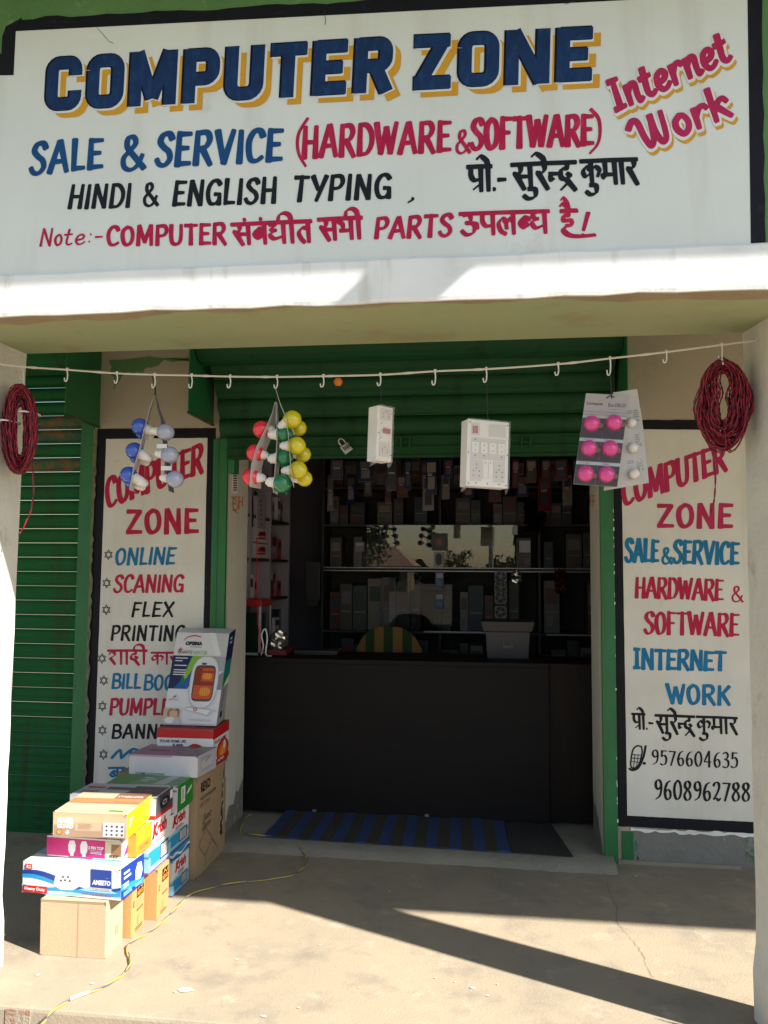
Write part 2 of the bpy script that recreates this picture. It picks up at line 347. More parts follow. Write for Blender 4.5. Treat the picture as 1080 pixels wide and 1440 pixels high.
# machine-printed lettering from the built-in font
_fc = {}
def font2d(text, bold=0, shear=0):
    k = (text, bold, shear)
    if k in _fc: return _fc[k]
    cu = bpy.data.curves.new('t', 'FONT'); cu.body = text; cu.size = 1; cu.offset = bold; cu.shear = shear; cu.resolution_u = 2
    ob = bpy.data.objects.new('t', cu); me = bpy.data.meshes.new_from_object(ob)
    vs = [(v.co.x, v.co.y) for v in me.vertices]; fs = [tuple(p.vertices) for p in me.polygons]
    bpy.data.objects.remove(ob); bpy.data.curves.remove(cu); bpy.data.meshes.remove(me)
    if vs:
        x0 = min(v[0] for v in vs); x1 = max(v[0] for v in vs); y0 = min(v[1] for v in vs); y1 = max(v[1] for v in vs)
        vs = [((a-x0)/(x1-x0), (b-y0)/(y1-y0)) for a, b in vs]
    _fc[k] = (vs, fs); return _fc[k]
class Face:
    """flat print on one face of a pack: u to the right 0..1, v up 0..1"""
    def __init__(s, mb, o, u, v, eps=.0006):
        s.mb = mb; s.o = Vector(o); s.u = Vector(u); s.v = Vector(v); s.n = s.u.cross(s.v).normalized(); s.k = 0; s.eps = eps
    def P(s, a, b): return s.o+s.u*a+s.v*b+s.n*(s.eps+s.k*.00012)
    def poly(s, pts, mt):
        s.k += 1; s.mb.add([s.P(a, b) for a, b in pts], [tuple(range(len(pts)))], mt); return s
    def rect(s, a0, b0, a1, b1, mt): return s.poly([(a0, b0), (a1, b0), (a1, b1), (a0, b1)], mt)
    def disc(s, a, b, r, mt, asp=1, n=18):   # r in u units, asp scales v
        return s.poly([(a+r*math.cos(2*math.pi*i/n), b+r*asp*math.sin(2*math.pi*i/n)) for i in range(n)], mt)
    def text(s, t, a0, b0, a1, b1, mt, bold=.02, shear=0):
        vs, fs = font2d(t, bold, shear); s.k += 1
        s.mb.add([s.P(a0+(a1-a0)*x, b0+(b1-b0)*y) for x, y in vs], fs, mt); return s
    def band(s, up, lo, mt, n=14):   # between two curves given as functions of u
        s.k += 1; vs = []; fs = []
        for i in range(n+1):
            a = i/n; vs += [s.P(a, lo(a)), s.P(a, up(a))]
            if i: fs.append((2*i-2, 2*i, 2*i+1, 2*i-1))
        s.mb.add(vs, fs, mt); return s
    def lines(s, a0, b0, a1, b1, n, mt, seed=1):
        r = random.Random(seed); h = (b1-b0)/n
        s.k += 1
        for i in range(n):
            y = b1-(i+.7)*h; e = a0+(a1-a0)*r.uniform(.55, 1)
            s.mb.add([s.P(a0, y), s.P(e, y), s.P(e, y+h*.45), s.P(a0, y+h*.45)], [(0, 1, 2, 3)], mt)
        return s
# ------------------------------------------------------------------ materials in use
concrete = mat('concrete', (.335,.272,.19), .88, .10, 1.6, bump=.22, bscale=90, c2=(.245,.212,.158), spots=[((.23,.195,.145), 1.3, .52, .66), ((.20,.17,.135), 4.5, .52, .74), ((.40,.335,.245), 7, .58, .75), ((.14,.12,.095), 38, .66, .74), ((.46,.41,.33), 95, .68, .74)])
sillcon = mat('sill_concrete', (.28,.255,.20), .9, .12, 5, bump=.5, bscale=50, c2=(.20,.185,.15), spots=[((.22,.20,.17), 9, .55, .7)])
dirt = mat('dirt', (.25,.21,.155), .95, .15, .8, bump=.6, bscale=12, c2=(.20,.16,.11))
beige = mat('beige_plaster', (.43,.37,.29), .85, .05, 2.5, bump=.2, bscale=70, c2=(.36,.31,.24), spots=[((.33,.27,.20), 5, .66, .8)])
pillarm = mat('pillar_limewash', (.68,.665,.60), .85, .05, 3, bump=.5, bscale=22, c2=(.56,.54,.48), spots=[((.40,.35,.28), 7, .60, .8), ((.30,.26,.21), 26, .68, .76)], streak=((.45,.38,.28), (9, 9, .8), .6, .8))
greyplaster = mat('grey_plaster', (.21,.205,.19), .9, .15, 6, bump=.6, bscale=40, spots=[((.5,.5,.46), 22, .66, .72)], streak=((.62,.63,.58), (40, 40, 3), .64, .7))
green_splash = mat('green_splash', (.06,.16,.09), .85, .2, 12, spots=[((.22,.22,.20), 24, .42, .56)])
soffit = mat('soffit_limewash', (.36,.37,.20), .85, .08, 1.3, bump=.3, bscale=45, c2=(.27,.35,.19), spots=[((.30,.22,.11), 2.6, .56, .78), ((.18,.25,.12), 5, .62, .8)])
soffit_edge = mat('soffit_bare', (.36,.27,.16), .9, .15, 9, bump=.4)
white = mat('whitewash', (.80,.81,.80), .75, .02, 3, bump=.12, bscale=30, c2=(.70,.72,.72), spots=[((.50,.50,.47), 14, .66, .76), ((.60,.57,.50), 3, .6, .8)], streak=((.62,.62,.58), (16, 16, 2), .58, .72))
parapet_green = mat('parapet_green', (.11,.24,.085), .85, .15, 4, bump=.35, bscale=45, c2=(.07,.18,.06), spots=[((.20,.30,.14), 12, .6, .72)])
cream_sign = mat('cream_sign', (.70,.74,.72), .6, .02, 1.5, bump=.12, bscale=50, c2=(.64,.68,.655), spots=[((.50,.49,.43), 4, .64, .84)], streak=((.58,.585,.54), (7, 7, .7), .54, .8))
cream_panel = mat('cream_panel', (.66,.655,.63), .55, .02, 3, bump=.1, bscale=60, c2=(.58,.565,.53), spots=[((.42,.39,.34), 9, .66, .80), ((.3,.28,.25), 40, .73, .78)], streak=((.55,.52,.47), (12, 12, 1), .56, .8))
black_edge = mat('black_paint', (.009,.009,.016), .6, .2, 9, bump=.15, spec=.2, spots=[((.03,.03,.045), 20, .6, .8)])
GR = mat('green_enamel', (.012,.15,.045), .5, .12, 4, bump=.1, streak=((.02,.09,.03), (20, 20, 1.5), .56, .72), c2=(.010,.10,.032), spots=[((.05,.045,.02), 11, .70, .80), ((.03,.22,.09), 30, .72, .78)])
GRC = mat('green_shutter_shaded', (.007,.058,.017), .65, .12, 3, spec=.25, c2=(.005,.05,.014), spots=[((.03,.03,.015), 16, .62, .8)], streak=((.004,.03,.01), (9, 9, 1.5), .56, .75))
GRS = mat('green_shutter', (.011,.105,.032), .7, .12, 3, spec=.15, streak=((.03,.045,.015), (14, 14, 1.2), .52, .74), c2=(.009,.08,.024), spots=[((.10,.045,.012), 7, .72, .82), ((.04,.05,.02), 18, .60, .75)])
rust = mat('rusty_green', (.02,.10,.04), .7, .3, 9, spots=[((.16,.07,.02), 6, .5, .62)])
navy = mat('navy_paint', (.007,.034,.125), .5, .2, 9, spec=.25, c2=(.005,.018,.075), streak=((.012,.055,.17), (60, 60, 25), .5, .8))
navyb = mat('navy_shade', (.004,.005,.018), .6, .1, spec=.15)
amber = mat('amber_paint', (.66,.34,.02), .5, .1, 12, spec=.3, c2=(.58,.27,.015))
blue = mat('blue_paint', (.006,.075,.235), .5, .2, 14, spec=.25, c2=(.005,.05,.17))
cyan = mat('cyan_paint', (.003,.19,.41), .5, .2, 16, spec=.25, c2=(.003,.12,.30))
crimson = mat('crimson_paint', (.47,.006,.060), .5, .15, 16, spec=.25, c2=(.34,.004,.04), streak=((.55,.02,.09), (60, 60, 20), .5, .8))
rose = mat('rose_paint', (.50,.018,.11), .5, .15, 12, spec=.25, c2=(.36,.008,.055))
ink = mat('ink_paint', (.011,.012,.018), .55, .2, 16, spec=.2)
orangep = mat('orange_mark', (.55,.13,.03), .6, .1)

# ------------------------------------------------------------------ ground
g = MB(); g.add([(-120,-140,-.30),(120,-140,-.30),(120,60,-.30),(-120,60,-.30)], [(0,1,2,3)], dirt); tag(g.build('street_ground'), kind='structure')
g = MB(); g.box((-7,-1.78,-.6), (5,0,0), concrete); tag(g.build('pavement', bevel=.012), kind='structure')
g = MB(); g.box((-2.3,-.02,-.2), (1.3,2.7,.02), sillcon); tag(g.build('shop_floor'), kind='structure')
# uneven cement sill
vs = []; fs = []; rnd = random.Random(3); N = 40
for i in range(N+1):
    x = -1.60+i*2.25/N; j = rnd.uniform(-.01, .01)
    y0 = -.10-.055*(i/N)+j
    for p in ((y0-.035, -.002), (y0-.008, .022+rnd.uniform(-.004, .003)), (y0+.03, .036), (.0, .041), (.42, .041)): vs.append((x, p[0], p[1]))
for i in range(N):
    for k in range(4): fs.append((i*5+k, (i+1)*5+k, (i+1)*5+k+1, i*5+k+1))
g = MB(); g.add(vs, fs, sillcon); tag(g.build('doorway_sill', smooth=True), kind='structure')
m = MB(); a_ = atY(8,1424,-1.7815); b_ = atY(42,1436,-1.7815); m.box((a_.x,-1.7835,-.2), (b_.x,-1.779,-.006), mat('red_brick', (.30,.17,.12), .95, .2, 9, bump=.8, c2=(.26,.20,.15), spots=[((.28,.24,.18), 16, .45, .6)])); tag(m.build('pavement_brick'), kind='structure')
# hairline crack, paint drips on the pavement
crack = flat('crack_dark', (70, 60, 48), .9)
g = MB()
def strip(mb, pts, w, mt, z=.003):
    vs = []; fs = []
    for i, p in enumerate(pts):
        a = pts[max(i-1, 0)]; b = pts[min(i+1, len(pts)-1)]; t = (b-a); t.z = 0; t.normalize(); nn = V(-t.y, t.x, 0)
        ww = w*(.4+rnd.random()); vs += [p+nn*ww+V(0,0,z), p-nn*ww+V(0,0,z)]
        if i: fs.append((2*i-2, 2*i-1, 2*i+1, 2*i))
    mb.add(vs, fs, mt)
cp = [(842,1216),(851,1233),(855,1250),(868,1280),(866,1296),(880,1312),(893,1328),(905,1345),(908,1358),(921,1380)]
pp = []
for i in range(len(cp)-1):
    for k in range(5):
        t = k/5; pp.append(atZ(cp[i][0]*(1-t)+cp[i+1][0]*t+rnd.uniform(-1.5, 1.5), cp[i][1]*(1-t)+cp[i+1][1]*t+rnd.uniform(-.8, .8)))
strip(g, pp, .0007, crack); tag(g.build('pavement_crack'), kind='structure')
g = MB(); splat = flat('paint_spot', (225, 215, 195), .7)
for (x, y, r) in [(262,1393,9),(247,1396,3),(665,1390,4),(686,1401,2.5),(548,1254,2),(1028,1190,2),(333,1350,2.5),(371,1430,3),(895,1233,2.5),(612,1376,2),(130,1384,3),(53,1372,3),(505,1390,1.6),(420,1418,2),(640,1382,1.5),(700,1385,1.7),(450,1330,1.4)]:
    c = atZ(x, y); n = 11; k = r/420
    g.add([c+V(math.cos(6.283*i/n)*k*rnd.uniform(.6,1.2)*1.3, math.sin(6.283*i/n)*k*rnd.uniform(.5,1.1), .0035) for i in range(n)], [tuple(range(n))], splat)
tag(g.build('paint_spots'), kind='stuff')

# ------------------------------------------------------------------ shop building
B = thing('shop_building', 'single-storey roadside shop with cream and green plaster front, open shutter doorway and raised pavement', 'building', (0, 0, 0))
def part(name, mb, parent=None, **k): return mb.build(name, parent or B, **k)
m = MB(); m.box((-2.405,0,-.1), (-1.50,.38,2.9), beige); part('wall', m)
m = MB(); m.box((.60,0,-.1), (2.6,.38,2.9), beige); part('wall', m)
m = MB(); m.box((-1.50,.002,2.26), (.60,.378,2.9), beige); part('wall', m)
m = MB(); m.box((-5,.002,2.86), (-2.405,.378,2.9), beige); part('wall', m)
m = MB(); m.box((-5,.1,-.1), (-4.2,.378,2.86), beige); part('wall', m)
m = MB(); m.box((-5.2,-1.8,2.9), (5,.4,3.02), soffit); part('ceiling', m)
# interior shell
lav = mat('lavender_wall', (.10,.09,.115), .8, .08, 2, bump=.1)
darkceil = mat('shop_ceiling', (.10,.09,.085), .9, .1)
m = MB(); m.box((-2.3,2.65,-.1), (1.3,2.75,2.95), lav); part('interior_wall', m)
m = MB(); m.box((-2.3,.38,-.1), (-2.2,2.65,2.95), lav); part('interior_wall', m)
m = MB(); m.box((1.2,.38,-.1), (1.3,2.65,2.95), lav); part('interior_wall', m)
m = MB(); m.box((-2.3,.38,2.9), (1.3,2.75,3.0), darkceil); part('interior_ceiling', m)
# front beam with whitewashed band, parapet wall, eaves slab
m = MB(); m.box((-5.2,-2.0,2.42), (5,-1.5,2.9), soffit); part('beam', m, bevel=.006)
vs = []; fs = []; N = 90; rnd = random.Random(5)
for i in range(N+1):
    x = -5.2+i*10.2/N
    zb = 2.412+rnd.uniform(-.004, .004); zt = 2.556+rnd.uniform(-.002, .002)
    vs += [(x,-1.996,zb+.003),(x,-2.016,zb),(x,-2.020,zb+.012),(x,-2.020,zt-.008),(x,-2.014,zt),(x,-1.996,zt)]
for i in range(N):
    for k in range(5): fs.append((i*6+k, i*6+k+1, (i+1)*6+k+1, (i+1)*6+k))
m = MB(); m.add(vs, fs, white); part('band', m)
# bare brown plaster where the limewash missed the front of the soffit
vs = []; fs = []; N = 140
for i in range(N+1):
    x = -2.6+i*4.6/N; w = .030+.012*rnd.random()+.06*max(0, math.sin(i*.088-1.2))*rnd.uniform(.85, 1)+.014*math.sin(i*.5)
    vs += [(x,-1.999,2.4175),(x,-1.999+w,2.4175)]
    if i: fs.append((2*i-2, 2*i-1, 2*i+1, 2*i))
m = MB(); m.add(vs, fs, soffit_edge); part('bare_plaster_edge', m)
m = MB(); m.box((-5.2,-2.0015,2.556), (5,-1.82,3.63), parapet_green); part('parapet', m)
m = MB(); m.box((-5.2,-2.60,3.63), (5,-1.82,3.75), parapet_green); part('eaves_slab', m)
m = MB(); m.box((.95,-2.85,3.64), (1.19,-2.60,3.74), greyplaster); part('shadow_block', m)  # unseen block added so its shadow splits the sunlit strip on the band
def pillar(bk, fr, x2, side):
    m = MB(); N = 26; rn = random.Random(side)
    rings = []
    for i in range(N+1):
        z = -.02+i*2.44/N
        j = lambda a=.004: rn.uniform(-a, a)
        bulge = (.012 if z < .22 else 0)
        s = -1 if side == 'r' else 1
        pb = V(bk[0](z)+s*bulge+j(.002), bk[1]+.0, z); pf = V(fr[0](z)+s*bulge+j(.002), fr[1]-bulge, z)
        rings.append([pf, pb, V(x2, bk[1], z), V(x2, fr[1]-bulge, z)] if side == 'l' else [pf, V(x2, fr[1]-bulge, z), V(x2, bk[1], z), pb])
    for i in range(N): m.hexa(rings[i] , rings[i+1], pillarm) if False else m.add(rings[i]+rings[i+1], [(k, (k+1) % 4, (k+1) % 4+4, k+4) if side == 'r' else ((k+1) % 4, k, k+4, (k+1) % 4+4) for k in range(4)], pillarm)
    return part('pillar', m, smooth=False)
pr = pillar((lambda z: .921+.0025*z, -1.5), (lambda z: .948+.004*z, -1.70), 1.13, 'r')
pl = pillar((lambda z: -1.897+.008*z, -1.5), (lambda z: -1.90+.006*z, -1.70), -2.12, 'l')
# worn grey render at the pillar foot, damp patch at the foot of the door jamb
def ragged(pts, j, n=8, seed=1):
    r = random.Random(seed); o = []
    for i, a in enumerate(pts):
        b = pts[(i+1) % len(pts)]; a = Vector(a); b = Vector(b)
        for k in range(n):
            t = k/n; o.append(a*(1-t)+b*t+V(r.uniform(-j, j), 0, r.uniform(-j, j)))
    return o
m = MB(); m.add([p for p in ragged([(.93,-1.7145,-.01),(1.12,-1.7145,-.01),(1.12,-1.7145,.27),(1.0,-1.7145,.22),(.935,-1.7145,.34)], .008)], [tuple(range(40))], greyplaster); part('bare_render', m, pr)
jambm = mat('jamb_plaster', (.54,.52,.47), .85, .06, 4, bump=.25, bscale=50, c2=(.46,.44,.39), spots=[((.34,.31,.27), 8, .64, .78)], streak=((.40,.37,.32), (14,14,1.2), .58, .75))
for xa_, xb_ in ((-1.4995, -1.4975), (.5975, .5995)):
    m = MB(); m.box((xa_, .014, .03), (xb_, .376, 2.255), jambm); part('jamb_plaster', m)
damp = mat('damp_plaster', (.20,.19,.17), .9, .2, 14, bump=.6, bscale=50, spots=[((.45,.43,.38), 25, .6, .68)])
rj = random.Random(9)
for X, nx, yy in ((-1.4965, 1, (.01, .37)), (.5965, -1, (.01, .37))):
    pts = [V(X, yy[0], .03), V(X, yy[1], .03)]
    for k in range(9): pts.append(V(X, yy[1]-(yy[1]-yy[0])*k/8, .27-.16*k/8+rj.uniform(-.03, .03)))
    m = MB(); m.add(pts if nx > 0 else pts[::-1], [tuple(range(len(pts)))], damp); part('damp_patch', m)
# plinth right
m = MB(); m.box((.745,-.004,-.05), (1.50,.01,.182), greyplaster); part('plinth', m)
m = MB(); m.box((.70,-.009,-.005), (.757,.0,.165), GR); part('frame_foot', m)
for k_, (xa_, xb_, za_, zb_) in enumerate(((1.325,1.395,.04,.168), (.757,.782,.03,.13))):
    m = MB(); m.add(ragged([(xa_,-.0055,za_),(xb_,-.0055,za_),(xb_,-.0055,zb_),(xa_,-.0055,zb_)], .010, seed=k_+20), [tuple(range(32))], green_splash); part('paint_splash', m)
m = MB(); m.add([V(x, -.0065-.002*rj.random(), .186+rj.uniform(-.006, .004)) if k == 0 else V(x, -.0065, .172+rj.uniform(-.012, .004)) for x in [.745+.025*i for i in range(27)] for k in (0, 1)], [(2*i, 2*i+1, 2*i+3, 2*i+2) for i in range(26)], white); part('limewash_edge', m)
# green limewash runs at the top of the left pier
m = MB(); m.add(ragged([(-2.25,-.002,2.80),(-1.62,-.002,2.80),(-1.62,-.002,2.765),(-1.9,-.002,2.78),(-2.05,-.002,2.72),(-2.16,-.002,2.70),(-2.22,-.002,2.62)], .012, seed=4), [tuple(range(56))], parapet_green); part('limewash_run', m)

# ------------------------------------------------------------------ shutters
def slat_mesh(name, x0, x1, h, dep, mt):
    # rolled-steel lath: shallow convex face, then interlocking lip
    prof = [(0.004, 0), (-.004, .003), (-.006, .007), (-.003, .011), (-.001, .013), (-dep*.55, h*.34), (-dep, h*.55), (-dep*.9, h*.76), (-dep*.35, h*.93), (.004, h*.985)]
    vs = []; fs = []
    for x in (x0, x1):
        for y, z in prof: vs.append((x, y, z))
    n = len(prof)
    for k in range(n-1): fs.append((k, n+k, n+k+1, k+1))
    me = bpy.data.meshes.new(name); me.from_pydata(vs, [], fs); me.materials.append(mt); me.polygons.foreach_set('use_smooth', [True]*len(fs)); me.update(); return me
SL = thing('rolling_shutter', 'closed green ribbed rolling shutter on the left behind the left pillar', 'rolling shutter', (-3.0,.03,0))
me = slat_mesh('slat', -.85, .585, .0858, .014, GRS)
me_r = slat_mesh('slat', -.85, .585, .0858, .014, rust)
for i in range(32):
    o = bpy.data.objects.new('slat', me_r if i in (23, 25, 26) else me); col.objects.link(o); o.parent = SL; o.location = (0, random.uniform(-.002, .002), .15+i*.0858)
m = MB(); m.box((-3.85,.015,.0), (-2.415,.035,.148), GRS); m.box((-3.85,.005,.0), (-2.415,.016,.022), GRS); m.box((-3.85,.009,.118), (-2.415,.016,.14), GRS); m.build('bottom_rail', SL)
hx = atY(82,1148,0).x
m = MB(); m.tube([V(hx+.03*math.cos(a), -.01, .075+.035*math.sin(a)) for a in [i*.45 for i in range(14)]], .006, black_edge, 6); m.box((hx-.17,.004,.045), (hx-.03,.016,.085), GRS); m.box((hx-.15,-.002,.055), (hx-.05,.006,.075), GRS); m.build('lock_hasp', SL)
m = MB(); m.box((-2.415,-.012,.0), (-2.335,.05,2.42), GR); m.build('guide_rail', SL)
def hood_plate(x, t, parent):
    m = MB(); q = [V(x,-.40,2.385),V(x,0,2.39),V(x,0,2.9),V(x,-.40,2.9)]
    m.slab(q if True else q[::-1], V(t,0,0), GR)
    m.box((x-.004,-.40,2.380), (x+t+.004,0,2.392), rust); return m.build('hood_plate', parent)
hood_plate(-2.312, .006, SL)
m = MB(); m.tube([V(-3.85,-.12,2.80), V(-2.32,-.12,2.80)], .12, GRS, 20); m.build('barrel', SL)
peel = mat('peeling_plaster', (.20,.19,.12), .9, .3, 20, bump=.6)
m = MB(); m.add([V(-2.336+(0 if k == 0 else .010+rj.random()*.016), -.0135, z*.03) for z in range(2, 80) for k in (0, 1)], [(2*i, 2*i+1, 2*i+3, 2*i+2) for i in range(77)], peel); m.build('peeling_edge', SL)

SM = thing('rolling_shutter', 'raised green rolling shutter above the open shop doorway', 'rolling shutter', (-.45,-.05,2.18))
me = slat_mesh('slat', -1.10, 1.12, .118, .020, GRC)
y, z = -.02, 2.30
for i, a in enumerate((8, 24, 36, 36, 30, 8)):
    o = bpy.data.objects.new('slat', me); col.objects.link(o); o.parent = SM; o.location = (0, y+.05, z-2.18); o.rotation_euler = (math.radians(a), 0, 0)
    y -= .116*math.sin(math.radians(a)); z += .116*math.cos(math.radians(a))
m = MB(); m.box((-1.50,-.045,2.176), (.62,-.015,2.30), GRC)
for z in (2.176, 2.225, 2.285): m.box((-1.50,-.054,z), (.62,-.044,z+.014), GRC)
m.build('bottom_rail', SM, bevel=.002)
for xx in (570, 740): 
    m = MB(); p = atY(xx+0, 622, -.06)
    m.box((p.x-.028,-.066,p.z-.03), (p.x-.020,-.050,p.z+.03), GRS); m.box((p.x+.020,-.066,p.z-.03), (p.x+.028,-.050,p.z+.03), GRS); m.box((p.x-.028,-.060,p.z-.006), (p.x+.028,-.052,p.z+.006), GRC); m.build('lock_hasp', SM)
hood_plate(-1.606, .006, SM)
hood_plate(.694, .006, SM)
for x0 in (-1.588, .604):
    m = MB(); w = .084 if x0 < 0 else .072
    m.box((x0,-.030,.0), (x0+w,.012,2.30), GR); m.box((x0+.03,-.036,.0), (x0+.036,-.029,2.30), GR) if x0 < 0 else None
    m.build('guide_rail', SM, bevel=.002)
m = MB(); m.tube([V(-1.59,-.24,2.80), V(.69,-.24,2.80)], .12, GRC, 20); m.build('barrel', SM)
m = MB(); m.box((-1.50,-.03,2.10), (-1.46,.06,2.20), GR); m.build('stop_bracket', SM)
m = MB(); 
for i in range(24): 
    m = MB(); z = .2+rj.random()*1.9; m.box((.672,-.0322,z), (.674+rj.random()*.004,-.0296,z+.006+.02*rj.random()), white); m.build('paint_chip', SM)

# ------------------------------------------------------------------ painted signs
def panel(mb, quad, Y, mt, j=0, n=24, seed=1):
    r = random.Random(seed); q = [Vector(p) for p in quad]; pts = []
    for i in range(4):
        a, b = q[i], q[(i+1) % 4]
        for k in range(n): t = k/n; pts.append(V((a*(1-t)+b*t).x+r.uniform(-j, j), Y, (a*(1-t)+b*t).z+r.uniform(-j, j)))
    mb.slab(pts, V(0, .012, 0), mt)
# --- main sign
S1 = thing('painted_sign', 'large cream shop sign over the doorway reading COMPUTER ZONE in navy and amber', 'sign', (-.4,-2.0,2.56))
m = MB(); YS = -2.004
m.slab([atY(x, y, YS) for x, y in ((-60,392), (1056,345.5), (1051,-9), (14,44), (14,104), (-60,108))], V(0,.012,0), cream_sign)
tl = qY(YS, (20,106), (22,44), (1051,-8)); m2 = tl
m.slab([atY(20,106,YS), atY(1056,346,YS), atY(1051,-9,YS), atY(21,44,YS)], V(0,.012,0), cream_sign) if False else None
m.build('panel', S1)
m = MB(); r = random.Random(2)
top = []
for i in range(61):
    t = i/60; top.append((22+1030*t, 44-52.5*t))
pts = [atY(x, y, YS) for x, y in top]+[atY(x+8, y-18+r.uniform(-2.2, 2.2)-(3 if .6 < i/61 else 0), YS) for i, (x, y) in enumerate(top)][::-1]
m.slab(pts[::1], V(0,.013,0), black_edge)
m.slab([atY(x, y, YS-.001) for x, y in [(-40,106.5),(19,105.5),(22,44),(30,25),(18,32),(8,37),(3,52),(2,75),(-40,92)]], V(0,.013,0), black_edge)
rp = [(1051,-20),(1072,-14)]+[(1072+r.uniform(-1.5,1.5)+i*.3, 10+i*30) for i in range(11)]+[(1077,344.5),(1056,345.5)]
m.slab([atY(x, y, YS-.001) for x, y in rp[::-1]], V(0,.013,0), black_edge)
m.build('border', S1)
NB = YS-.0012
# reveal crack shadow line below the panel
gl = MB(); gl.add([atY(x, 389-.0425*x+dy, NB) for x in range(-20, 190, 10) for dy in (-.6, 1.4)], [(2*i, 2*i+1, 2*i+3, 2*i+2) for i in range(20)], black_edge)
for a, b in ((240, 282), (600, 612), (560, 575), (880, 1050)): gl.add([atY(a, 389.5-.0425*a, NB), atY(b, 389.5-.0425*b, NB), atY(b, 388.5-.0425*b, NB), atY(a, 388.7-.0425*a, NB)], [(0, 1, 2, 3)], black_edge)
gl.build('joint_line', S1)
m = MB()
for tx, q in (('COMPUTER', ((66,157),(549,129),(70,81),(553,51))), ('ZONE', ((582,127),(830,114),(584,49),(832,37)))):
    m = MB(); Q = qY(NB, *q); pxm = (Q[2]-Q[0]).length/76
    m.base = 0
    paint(m, tx, Q, .245, amber, K, nib=None, cap='b', taper=(1, 1), gap=.09, dxy=(10.5*pxm, -9.5*pxm), jit=.004)
    m.base = 200
    paint(m, tx, Q, .245, cream_sign, K, nib=None, cap='b', taper=(1, 1), gap=.09, dxy=(1.8*pxm, -1.8*pxm), grow=2.4*pxm, jit=.004)
    m.base = 400
    paint(m, tx, Q, .245, navyb, K, nib=None, cap='b', taper=(1, 1), gap=.09, dxy=(-.8*pxm, .3*pxm), grow=1.2*pxm, jit=.004)
    m.base = 600
    paint(m, tx, Q, .225, navy, K, nib=None, cap='b', taper=(1, 1), gap=.09, dxy=(.7*pxm, -.2*pxm), jit=.004)
    m.build('lettering', S1)
m = MB()
def P(t, q, w, mt, **k): mm = MB(); paint(mm, t, qY(NB, *q), w, mt, **k); mm.build('lettering', S1)
P('SALE', ((44,245),(143,236),(46,201),(143,195)), .21, blue, slant=.05, gap=.1)
P('&', ((171,240),(203,237),(172,192),(203,191)), .18, blue)
P('SERVICE', ((221,234),(395,225),(223,188),(396,181)), .21, blue, slant=.05, gap=.1)
P('(', ((417,226),(429,226),(417,178),(431,174)), .10, crimson)
P('HARDWARE', ((426,222),(632,212),(428,178),(633,170)), .19, crimson, gap=.08)
P('&', ((641,216),(661,215),(642,184),(662,182)), .15, crimson)
P('SOFTWARE', ((663,210),(833,203),(664,167),(833,161)), .20, crimson, gap=.06)
P(')', ((832,208),(845,207),(832,160),(845,158)), .10, crimson)
P('HINDI', ((97,293),(182,291),(101,261),(184,259)), .20, ink, slant=.05, gap=.1)
P('&', ((202,290),(222,289),(202,258),(222,257)), .16, ink)
P('ENGLISH', ((244,289),(387,285),(247,255),(388,250)), .20, ink, slant=.04, gap=.1)
P('TYPING', ((413,283),(548,278),(416,248),(549,245)), .21, ink, slant=.04, gap=.12)
P(',', ((576,281),(582,281),(577,262),(583,262)), .2, ink)
P('No', ((57,346),(88,345),(59,322),(88,321)), .15, crimson, slant=.12)
P('te:-', ((91,345),(144,342),(92,322),(145,320)), .15, crimson, slant=.12)
P('COMPUTER', ((151,345),(317,343),(152,319),(317,314)), .23, crimson, gap=.08)
P('PARTS', ((528,335),(634,332),(530,307),(635,301)), .23, crimson, slant=.03, gap=.08)
def H(s, q, w, mt): mm = MB(); paint_hi(mm, s.split(), qY(NB, *q), w, mt); mm.build('lettering', S1)
H('pra aa +e . -', ((659,270),(714,266),(658,235),(713,233)), .26, ink)
H('sa +u ra +e ndra', ((722,266),(812,262),(720,232),(810,228)), .26, ink)
H('ka +u ma aa ra', ((820,260),(899,257),(817,227),(896,224)), .26, ink)
H('sa +am ba +am gha ii ta', ((328,344),(440,340),(326,316),(438,311)), .29, crimson)
H('sa bha ii', ((450,338),(511,335),(448,309),(509,306)), .29, crimson)
H('u_ pa la bha_ dha', ((648,331),(774,327),(647,301),(772,297)), .27, crimson)
H('ha +ai', ((790,328),(820,327),(789,297),(812,296)), .27, crimson)
P('!', ((819,331),(828,331),(820,302),(829,301)), .22, crimson)
for tx, q, dd in (('Internet', None, 0), ('work', None, 0)): pass
LC = dict(G)
def scal(tx, q, w, cp='b', fnt=None):
    m = MB(); Q = qY(NB, *q); k = .0155
    m.base = 0
    paint(m, tx, Q, w, amber, font=fnt or G, slant=.0, dxy=(.004, -k*1.25), grow=.010, gap=.02)
    m.base = 200
    paint(m, tx, Q, w, cream_sign, font=fnt or G, dxy=(.001, -k*.45), grow=.012, gap=.02)
    m.base = 400
    paint(m, tx, Q, w, rose, font=fnt or G, gap=.02, nib=None); m.build('lettering', S1)
IF = dict(G)
IF['I'] = (.5, [L((.26,.02),(.26,1)), L((.1,.97),(.42,.97)), L((.08,.04),(.44,.04))])
scal('Internet', ((866,157),(1027,84),(853,117),(1014,44)), .225, fnt=IF)
scal('work', ((903,212),(1028,163),(889,171),(1015,122)), .22)
m = MB(); thin = crack
for q in ([(136,39),(143,46),(148,52),(153,58),(160,61)], [(457,14),(456,20),(458,27),(457,35)], [(794,6),(806,2)]):
    pts = [atY(x, y, NB) for x, y in q]
    for a, b in zip(pts, pts[1:]): m.add([a+V(0,0,.001), a-V(0,0,.001), b-V(0,0,.001), b+V(0,0,.001)] if abs(a.x-b.x) > abs(a.z-b.z) else [a+V(.001,0,0), a-V(.001,0,0), b-V(.001,0,0), b+V(.001,0,0)], [(0,1,2,3)], thin)
m.build('crack', S1)
